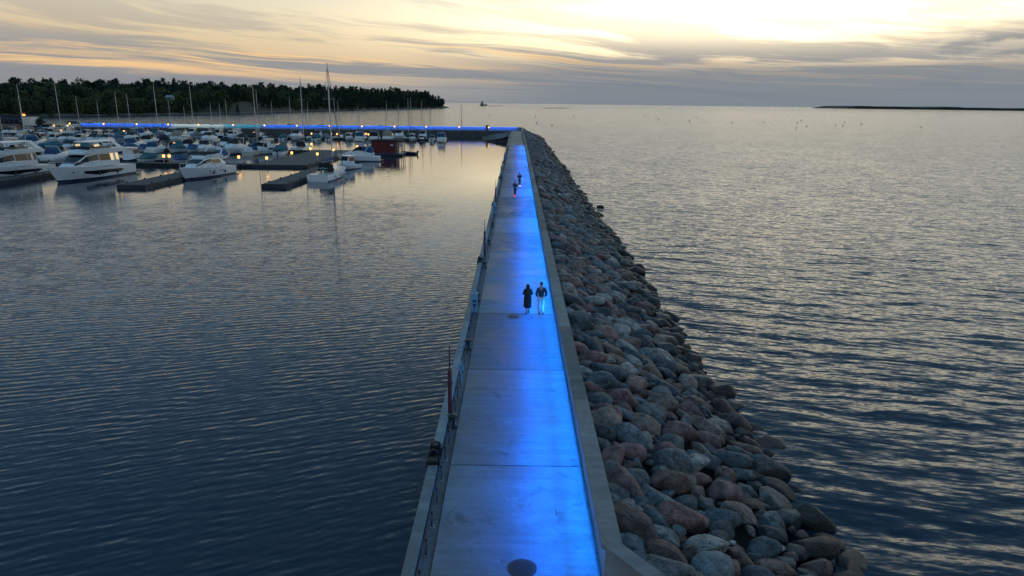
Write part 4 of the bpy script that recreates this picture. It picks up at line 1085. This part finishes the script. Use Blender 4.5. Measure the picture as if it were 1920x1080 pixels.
# boats on their own
sp0, sp1 = at(622, 297, .9), at(706, 303, 0)
put_boat(10, ((sp0.x+sp1.x)/2+.2, sp1.y+1.2, 0), PI+R(3), 'low white sports cruiser with blue cover, side-on between broad pontoon and red houseboat', 'near boats', 1.12)
p = at(645, 321, 0); put_boat(7, (p.x-.3, p.y+4.2, 0), DN+R(-20), 'white wheelhouse motorboat tucked behind the tall sailing boat', 'near boats', .95)
p = at(466, 291, 0); put_boat(11, (p.x+.5, p.y+3, 0), PI+R(55), 'white sports cruiser with black cockpit cover, moored left of the broad pontoon', 'near boats', .92)
p = at(405, 300, 0); put_boat(2, (p.x, p.y+4, 0), UP, 'white motorboat under blue canvas just behind the yacht with portholes', 'near boats', 1.)
p = at(728, 276, 0); put_boat(5, (p.x-6.5, p.y+4, 0), DN, 'white motorboat under grey canvas directly behind the red houseboat', 'near boats', 1.)

# sailing boats whose masts stand against the wood and the water: (mast top px, row)
MASTS = [(-8, 200, 'A'), (30, 180, 'A'), (35, 157, 'B'), (98, 153, 'B'), (144, 180, 'B'), (183, 188, 'C'), (212, 173, 'B'), (239, 175, 'C'), (284, 157, 'B'), (316, 180, 'C'), (343, 202, 'C'), (352, 153, 'C'), (395, 191, 'C'), (412, 191, 'C'),
         (424, 185, 'B'), (471, 162, 'A'), (478, 168, 'B'), (507, 188, 'C'), (543, 180, 'B'), (560, 143, 'A'), (575, 190, 'C'), (625, 181, 'C'), (632, 189, 'B'), (670, 198, 'C'), (725, 190, 'B'), (747, 193, 'C'), (764, 185, 'B'), (769, 183, 'C'), (790, 188, 'C'), (807, 201, 'C'), (865, 193, 'C')]
taken = {'A': [], 'B': [], 'C': []}
cnt = {}
plan = []
for px, py, r_ in MASTS:
    side_ = -1 if len(plan) % 2 else 1
    L = 9.5 if py > 175 else 11.5
    if py < 160: L = 13.
    Y = ROWY[r_]+side_*(1.6+L/2); P = at_y(px, py, Y)
    if r_ == 'A' and P.x > WX_0-2: Y = ROWY[r_]+abs(1.6+L/2); P = at_y(px, py, Y)
    plan.append([P.x, Y, r_, side_ if Y < ROWY[r_]+900 else 1, L, P.z-(L*.135)])
    taken[r_].append((P.x, 1 if Y > ROWY[r_] else -1, L*.3))
plan.sort(key=lambda q: q[0])
rs = random.Random(3)
SHORT = {'V': 'yacht walkway', 'A': 'nearest long pontoon', 'M': 'short left pontoon', 'B': 'middle pontoon', 'C': 'far wall pontoon'}
for i, (x, y, r_, sd, L, mh) in enumerate(plan):
    hm = rs.choice(('white', 'white', 'white', 'navy', 'cream')); cv = rs.choice(('cover_blue', 'cover_blue', 'cover_teal', 'cover_black', 'cover_beige'))
    hi_ = 'tall' if mh > 16 else 'medium' if mh > 13.5 else 'short'
    sailboat(f'{HN[hm]} sailing boat with {hi_} bare mast, {ordinal(i+1)} mast from the left beyond the yachts', (x, y, 0), (UP if rs.random() < .5 else DN)+rs.gauss(0, .03), L, max(mh, 9.), hm, cv)
# fill the rows with motorboats
ROWY['V'] = walk_y+1.2; ROWX['V'] = (at(-20, 300, .6).x, at(395, 300, .6).x); ROWN['V'] = 'walkway behind the yachts'; taken['V'] = []; taken['M'] = []
for r_ in 'VAMBC':
    for sd in (-1, 1):
        if r_ == 'V' and sd < 0: continue
        x = ROWX[r_][0]+3; row = []
        xmax = ROWX[r_][1]-2
        while x < xmax:
            i = rs.choice([0, 1, 2, 2, 3, 4, 5, 6, 7, 8, 9, 10, 10, 11, 12, 7, 3]); s = rs.uniform(.88, 1.15); L = MAKES[i][3]*s; w_ = L*.37
            gap = rs.uniform(.7, 1.7)
            if all(not (t_[1] == sd and abs(t_[0]-(x+w_/2)) < t_[2]/2+w_/2+.4) for t_ in taken[r_]):
                if rs.random() < .93: row.append((i, x+w_/2, s, L))
            x += w_+gap
        for n, (i, xx, s, L) in enumerate(row):
            put_boat(i, (xx, ROWY[r_]+sd*(1.5+L/2+rs.uniform(0, .5)), rs.uniform(-.05, .04)), (UP if rs.random() < .5 else DN)+rs.gauss(0, .05),
                     f'{look(i)}, {ordinal(n+1)} {"nearer" if sd < 0 else "farther"} boat from left at {SHORT[r_]}', f'motorboats along the {ROWN[r_]}', s)

# ------------------------------------------------------------------ red houseboat
h0, h1 = at(697, 292, 0), at(755, 292, 0); HW = h1.x-h0.x; hh = at_y(720, 262, h0.y+.5).z
hbt = empty('houseboat', ((h0.x+h1.x)/2, h0.y+2.6, 0), R(-2), 'dark red floating sauna house with flat roof and covered porch', 'houseboat')
x0, x1 = -HW/2, HW/2; xp = x1-HW*.20
def red_boards():
    m, t, b = newmat('dark_red_boards'); P = t.new('ShaderNodeTexCoord').outputs['Object']; x, y, z = t.sep(P)
    gp = t.m('LESS_THAN', t.m('FRACT', t.m('MULTIPLY', t.m('ADD', x, y), 6.)), .12)
    n = t.noise(P, 3., 4.); c = t.vm('SCALE', (.14, .012, .014), scale=t.smooth(n, .3, .7, .75, 1.25))
    t.put(b.inputs['Base Color'], t.mix(gp, c, (.05, .005, .006))); b.inputs['Roughness'].default_value = .6; return m
MB().box(x0-.3, x1+.25, -2.9, 2.9, -.3, .45, .04).build('float_body', M['black'], hbt)
MB().box(x0-.25, x1+.2, -2.85, 2.85, .452, .62).build('deck', M['bluestripe'], hbt)
MB().box(x0, xp, -2.3, 2.3, .622, hh-.28).build('wall', red_boards(), hbt)
MB().box(x0-.25, x1+.2, -2.65, 2.65, hh-.278, hh-.06, .03).build('roof', M['cover_black'], hbt)
MB().lathe([(.12, hh-.06), (.12, hh+.7), (.2, hh+.72), (.2, hh+.8), (0, hh+.82)], (x0+1.2, .6, 0), 8).build('chimney', M['iron'], hbt)
for y in (-2.2, 0, 2.2): MB().box(x1-.12, x1+.02, y-.07, y+.07, .622, hh-.28).build('porch_post', M['teak'], hbt)
MB().box(xp+.01, xp+.1, -1., 1., .63, hh-.6).build('door', M['teak'], hbt)
wn = MB().box(xp-1.35, xp-.35, -2.36, -2.303, 2.3, 3.0).build('window', M['glass'], hbt); MB().box(xp-1.2, xp-.5, -2.38, -2.363, 2.5, 2.85).build('sticker', M['white'], wn)
MB().box(x1-.1, x1+.0, -2.1, 2.1, 1.45, 1.53).build('porch_rail', M['teak'], hbt)
p = at(765, 290, 0)
d = empty('dinghy', (p.x, p.y+1.5, 0), R(160), 'small dark dinghy with a pole tied up beside the red houseboat', 'boat')
stf = hull(d, 4.6, 1.9, .55, .8, 'navy', None, 'teak', draft=.25); outboard(d, 4.6, .55)
MB().tube([(-.4, 0, .4), (-.5, 0, 4.4)], .045, 6).build('pole', M['iron'], d); MB().box(-.2, .1, -.7, .7, .55, .64).build('thwart', M['teak'], d)
MB().box(.6, .9, -.6, .6, .62, .7).build('thwart', M['teak'], d)

# ------------------------------------------------------------------ dock lamps
me_lp = MB().lathe([(.14, 0), (.14, .05), (.07, .08), (.07, .95), (.10, 1.0)], n=8).mesh('post', M['metal'])
me_lh = MB().lathe([(.10, 1.0), (.25, 1.06), (.27, 1.5), (.2, 1.58), (0, 1.60)], n=10).mesh('lamp_head', M['lampglow'], 50)
me_lc = MB().lathe([(.28, 1.585), (.2, 1.66), (0, 1.70)], n=10).mesh('cap', M['iron'])
LAMPS = [(12, 255), (41, 244), (60, 243.5), (100, 242), (114, 254), (126, 244), (143, 240), (153, 245), (165, 254), (190, 244.5), (203, 239), (231, 253), (255, 245), (263, 239), (269, 254), (285, 244), (322, 245), (322, 241), (376, 239), (388, 245), (416, 244), (440, 239), (453, 245), (327, 272), (398, 273),
         (475, 254), (485, 245), (498, 240), (551, 245), (558, 239.5), (583, 254), (584, 270), (619, 240), (620, 245.5), (620, 257), (631, 254), (679, 240.5), (684, 246), (685, 251), (690, 255), (722, 246), (740, 241), (735, 256), (799, 241), (858, 246), (861, 241.5), (916, 241.5), (523, 274), (496, 273),
         (547, 287), (582, 279), (595, 289), (625, 281), (670, 275), (500, 297), (318, 300), (307, 296), (448, 300)]
rowname = {'A': 'pontoon nearest the yachts', 'B': 'middle pontoon', 'C': 'pontoon under the far wall', 'D': 'quay below the lit far wall', 'W': 'near walkway or broad pontoon'}
done = {}
ll = []
for px, py in LAMPS:
    hor = 193.5-(960-px)*.0125
    if py < 242.8 and px > 140: r_, Y, zb = 'D', None, DECK
    elif py < 249: r_, Y, zb = 'C', ROWY['C'], .62
    elif py < 262: r_, Y, zb = 'B', ROWY['B'], .62
    elif py < 277 and px < 600: r_, Y, zb = 'A', ROWY['A'], .62
    else: r_, Y, zb = 'W', None, .62
    q = at(px, py, zb+1.25) if Y is None else at_y(px, py, Y)
    if r_ == 'D':
        s_ = (Vector((q.x, q.y, 0))-arm_c).dot(ad); q = arm_c+ad*s_+an*(-.9)
        q = q+ad*((px-proj((q.x, q.y, zb+1.2))[0])*-.22)
    if r_ == 'W':
        q.y = min(max(q.y, walk_y+.4), WY_1-.5)
        if q.x < WX_0: q.y = walk_y+2.2
        q.x = at_y(px, py, q.y).x
    ll.append((r_, q.x, q.y+(.8 if r_ in 'BC' else 0), zb, min(2.3, max(1., at_y(px, py, q.y).z-zb-.3))))
ll.sort(key=lambda q: (q[0], q[1]))
for r_, x, y, zb, ph in ll:
    done[r_] = done.get(r_, 0)+1
    o = empty('dock_lamp', (x, y, zb), 0, f'glowing yellow dock lamp, {ordinal(done[r_])} from the left on the {rowname[r_]}', 'lamp', 'dock lamps')
    obj('post', me_lp, o).scale = (1, 1, ph); obj('lamp_head', me_lh, o, (0, 0, ph-1)); obj('cap', me_lc, o, (0, 0, ph-1))

# ------------------------------------------------------------------ people
M['skin'] = plain('skin', (.42, .27, .20), .55); M['hair'] = plain('dark_hair', (.012, .009, .008), .5)
M['dress'] = plain('black_dress', (.010, .010, .013), .8); M['jacket'] = plain('navy_jacket', (.022, .030, .060), .75); M['trousers'] = plain('pale_trousers', (.55, .53, .50), .8)
M['shoe'] = plain('dark_shoe', (.015, .014, .014), .5); M['denim'] = plain('dark_trousers', (.018, .022, .035), .8)
def skin(name, pts, edges, mat, parent, sub=2):
    me = bpy.data.meshes.new(name); names = list(pts); ix = {n: i for i, n in enumerate(names)}
    me.from_pydata([pts[n][:3] for n in names], [(ix[a], ix[b]) for a, b in edges], [])
    me.materials.append(mat)
    o = obj(name, me, parent)
    mo = o.modifiers.new('skin', 'SKIN'); mo.use_smooth_shade = True
    if not me.skin_vertices: 
        bm = bmesh.new(); bm.from_mesh(me); bm.verts.layers.skin.verify(); bm.to_mesh(me); bm.free()
    sv = me.skin_vertices[0].data
    for n, i in ix.items():
        rx = pts[n][3]; ry = pts[n][4] if len(pts[n]) > 4 else rx
        sv[i].radius = (rx, ry); sv[i].use_root = (i == 0)
    s2 = o.modifiers.new('sub', 'SUBSURF'); s2.levels = sub; s2.render_levels = sub
    return o
def chain(*n): return list(zip(n, n[1:]))
def body_pts(J):
    return {'pelvis': (*J['pelvis'], .135, .10), 'waist': (*J['waist'], .12, .09), 'chest': (*J['chest'], .15, .105), 'neck': (*J['neck'], .055), 'jaw': (*J['jaw'], .068, .078), 'brow': (*J['brow'], .082, .098), 'top': (*J['top'], .055, .065),
            **{f'sh{s}': (*J['sh'+s], .058) for s in 'LR'}, **{f'el{s}': (*J['el'+s], .042) for s in 'LR'}, **{f'wr{s}': (*J['wr'+s], .028) for s in 'LR'}, **{f'pa{s}': (*J['pa'+s], .034, .018) for s in 'LR'},
            **{f'hip{s}': (*J['hip'+s], .085) for s in 'LR'}, **{f'kn{s}': (*J['kn'+s], .055) for s in 'LR'}, **{f'an{s}': (*J['an'+s], .036) for s in 'LR'}, **{f'to{s}': (*J['to'+s], .034, .026) for s in 'LR'}}
def person(label, loc, rz, J, who):
    o = empty('person', loc, rz, label, 'person', 'people on the promenade')
    P = body_pts(J)
    E = chain('pelvis', 'waist', 'chest', 'neck', 'jaw', 'brow', 'top')
    for s in 'LR': E += chain('chest', 'sh'+s, 'el'+s, 'wr'+s, 'pa'+s)+chain('pelvis', 'hip'+s, 'kn'+s, 'an'+s, 'to'+s)
    jx = Vector(J['brow'])
    P['nose'] = (jx.x, jx.y+.115, jx.z-.03, .016); E.append(('brow', 'nose'))
    for s, sg in (('L', -1), ('R', 1)):
        w_, p_ = Vector(J['wr'+s]), Vector(J['pa'+s]); d = (p_-w_).normalized(); sx = d.cross(Vector((0, 0, 1) if abs(d.z) < .8 else (0, 1, 0))).normalized()
        for k_, (lat, ln) in enumerate(((-.027, .066), (-.009, .078), (.009, .072), (.026, .056))):
            a = p_+sx*lat+d*.03; b = a+d*ln*.5; c_ = b+d*ln*.4+Vector((0, 0, -.02))
            for nm, q, r_ in (('a', a, .010), ('b', b, .009), ('c', c_, .007)): P[f'f{s}{k_}{nm}'] = (*q, r_)
            E += chain('pa'+s, f'f{s}{k_}a', f'f{s}{k_}b', f'f{s}{k_}c')
        a = w_.lerp(p_, .5)+sx*.04*-sg; b = a+d*.04+sx*.02*-sg
        P[f't{s}a'] = (*a, .012); P[f't{s}b'] = (*b, .009); E += chain('wr'+s, f't{s}a', f't{s}b')
    skin('body', P, E, M['skin'], o)
    for s in (-1, 1):
        MB().lathe([(0, -.012), (.011, 0), (0, .012)], (jx.x+s*.032, jx.y+.088, jx.z), 8).build('eye', M['shoe'], o)
        MB().lathe([(0, -.03), (.018, 0), (0, .03)], (jx.x+s*.086, jx.y, jx.z-.02), 8).build('ear', M['skin'], o)
    def garment(name, keys, edges, mat, grow, sub=2):
        return skin(name, {k_: (*P[k_][:3], *[r_+grow.get(k_, grow['']) for r_ in P[k_][3:]]) for k_ in keys}, edges, mat, o, sub)
    arms = []
    for s in 'LR': arms += chain('chest', 'sh'+s, 'el'+s, 'wr'+s)
    legs = []
    for s in 'LR': legs += chain('pelvis', 'hip'+s, 'kn'+s, 'an'+s)
    for s in 'LR':
        a, t_ = Vector(J['an'+s]), Vector(J['to'+s])
        skin('shoe', {'a': (*(a+Vector((0, -.04, -.03))), .048, .042), 'b': (*t_.lerp(a, .4), .048, .036), 'c': (*t_, .044, .030), 'd': (*(t_+(t_-a).normalized()*.04), .03, .022)}, chain('a', 'b', 'c', 'd'), M['shoe'], o)
    if who == 'man' or who == 'rider':
        garment('jacket', ['pelvis', 'waist', 'chest']+[k_+s for s in 'LR' for k_ in ('sh', 'el', 'wr')], chain('pelvis', 'waist', 'chest')+arms, M['jacket'], {'': .026, 'pelvis': .03, 'waist': .034, 'chest': .034})
        garment('trousers', ['pelvis']+[k_+s for s in 'LR' for k_ in ('hip', 'kn', 'an')], legs, M['trousers'] if who == 'man' else M['denim'], {'': .02, 'pelvis': .012})
        jb = Vector(J['brow'])
        skin('hair', {'a': (jb.x, jb.y-.06, jb.z-.055, .058, .05), 'b': (jb.x, jb.y-.035, jb.z+.02, .095, .085), 'c': (jb.x, jb.y+.02, jb.z+.07, .085, .075), 'd': (jb.x, jb.y+.07, jb.z+.075, .055, .03)}, chain('a', 'b', 'c', 'd'), M['hair'], o)
    else:
        garment('dress_top', ['pelvis', 'waist', 'chest']+[k_+s for s in 'LR' for k_ in ('sh', 'el', 'wr')], chain('pelvis', 'waist', 'chest')+arms, M['dress'], {'': .020, 'waist': .022, 'chest': .018})
        rings = []
        for z, rx, ry, yo in ((1.12, .145, .115, 0), (1.0, .18, .14, 0), (.86, .205, .165, -.005), (.62, .21, .19, 0.), (.40, .215, .22, .01), (.36, .20, .21, .01)):
            rings.append([(J['pelvis'][0]+rx*math.cos(a)*(1+.05*math.sin(5*a)), J['pelvis'][1]+yo+ry*math.sin(a)*(1+.05*math.cos(4*a)), z) for a in np.linspace(0, 2*PI, 25)[:-1]])
        MB().loft(rings).build('skirt', M['dress'], o, 60)
        jb = Vector(J['brow'])
        skin('hair', {'t': (jb.x, jb.y+.02, jb.z+.06, .075, .085), 'a': (jb.x, jb.y-.03, jb.z+.01, .105, .095), 'b': (jb.x, jb.y-.075, jb.z-.14, .115, .07), 'c': (jb.x, jb.y-.115, jb.z-.32, .135, .06), 'd': (jb.x+.01, jb.y-.12, jb.z-.50, .115, .045), 'e': (jb.x, jb.y-.115, jb.z-.60, .05, .02)}, chain('t', 'a', 'b', 'c', 'd', 'e'), M['hair'], o)
    return o
JM = dict(pelvis=(0, 0, .96), waist=(0, .0, 1.12), chest=(0, -.01, 1.36), neck=(0, .01, 1.53), jaw=(0, .03, 1.60), brow=(0, .03, 1.69), top=(0, .02, 1.77),
          shL=(-.185, -.01, 1.44), elL=(-.265, -.09, 1.18), wrL=(-.215, .05, 1.00), paL=(-.19, .09, .93), shR=(.185, -.01, 1.44), elR=(.27, -.08, 1.18), wrR=(.22, .05, 1.01), paR=(.19, .09, .94),
          hipL=(-.085, 0, .90), knL=(-.09, .06, .50), anL=(-.085, .02, .09), toL=(-.09, .15, .035), hipR=(.085, 0, .90), knR=(.095, .10, .50), anR=(.10, -.16, .16), toR=(.105, -.06, .06))
JW = dict(pelvis=(0, 0, .90), waist=(0, .0, 1.06), chest=(0, 0, 1.26), neck=(0, .01, 1.42), jaw=(0, .03, 1.48), brow=(0, .03, 1.565), top=(0, .02, 1.64),
          shL=(-.155, 0, 1.34), elL=(-.235, -.02, 1.10), wrL=(-.12, .17, 1.05), paL=(-.05, .22, 1.07), shR=(.155, 0, 1.34), elR=(.235, -.02, 1.10), wrR=(.12, .18, 1.04), paR=(.05, .23, 1.05),
          hipL=(-.075, 0, .85), knL=(-.08, .03, .47), anL=(-.07, -.12, .11), toL=(-.075, -.01, .04), hipR=(.075, 0, .85), knR=(.08, .08, .47), anR=(.075, .12, .085), toR=(.08, .25, .035))
p = at(1014, 590, DECK); person('man in dark blue jacket and pale trousers walking away, hands in pockets', (p.x, p.y, DECK), R(-2), JM, 'man')
p = at(989, 588, DECK); person('woman with long dark hair in a black calf-length dress walking away', (p.x, p.y, DECK), R(3), JW, 'woman')
JR = dict(JM); JR.update(elL=(-.24, .10, 1.18), wrL=(-.22, .32, 1.08), paL=(-.21, .40, 1.08), elR=(.24, .10, 1.18), wrR=(.22, .32, 1.08), paR=(.21, .40, 1.08),
                         knL=(-.06, .10, .50), anL=(-.04, .12, .09), toL=(-.04, .25, .035), knR=(.09, -.02, .50), anR=(.05, -.18, .09), toR=(.05, -.05, .035), hipL=(-.08, 0, .90), hipR=(.08, 0, .90))
for i, (px, py, lab, lab2, tm) in enumerate([(965.5, 369, 'dark dressed rider on the nearer electric scooter, red light at the feet', 'electric scooter with orange-red tail light, the nearer of two', 'tail'), (974, 350.5, 'dark dressed rider on the farther electric scooter, pinkish light at the feet', 'electric scooter with whitish tail light, the farther of two', 'head')]):
    q = at(px, py, DECK)
    person(lab, (q.x, q.y, DECK+.15), R(4 if i else -4), JR, 'rider')
    s = empty('electric_scooter', (q.x, q.y, DECK), R(4 if i else -4), lab2, 'scooter', 'electric scooters')
    MB().box(-.09, .09, -.38, .32, .10, .148, .012).build('deck', M['black'], s)
    for yy in (-.50, .50):
        wl_ = MB().tube([(0, yy+.095*math.cos(a), .115+.095*math.sin(a)) for a in np.linspace(0, 2*PI, 17)[:-1]], .024, 6, True).build('wheel', M['black'], s)
        MB().lathe([(.06, -.015), (.06, .015), (0, .016)], (0, yy, .115), 10, 'X').build('rim', M['metal'], wl_)
    MB().tube([(0, .32, .13), (0, .46, .24), (0, .40, 1.20)], .024, 8).build('stem', M['iron'], s)
    MB().tube([(-.26, .40, 1.21), (0, .41, 1.20), (.26, .40, 1.21)], .018, 8).build('handlebar', M['black'], s)
    MB().box(-.05, .05, -.62, -.42, .215, .24).build('mudguard', M['black'], s)
    MB().box(-.11, .11, -.66, -.62, .14, .30, .01).build('tail_lamp', M[tm], s)
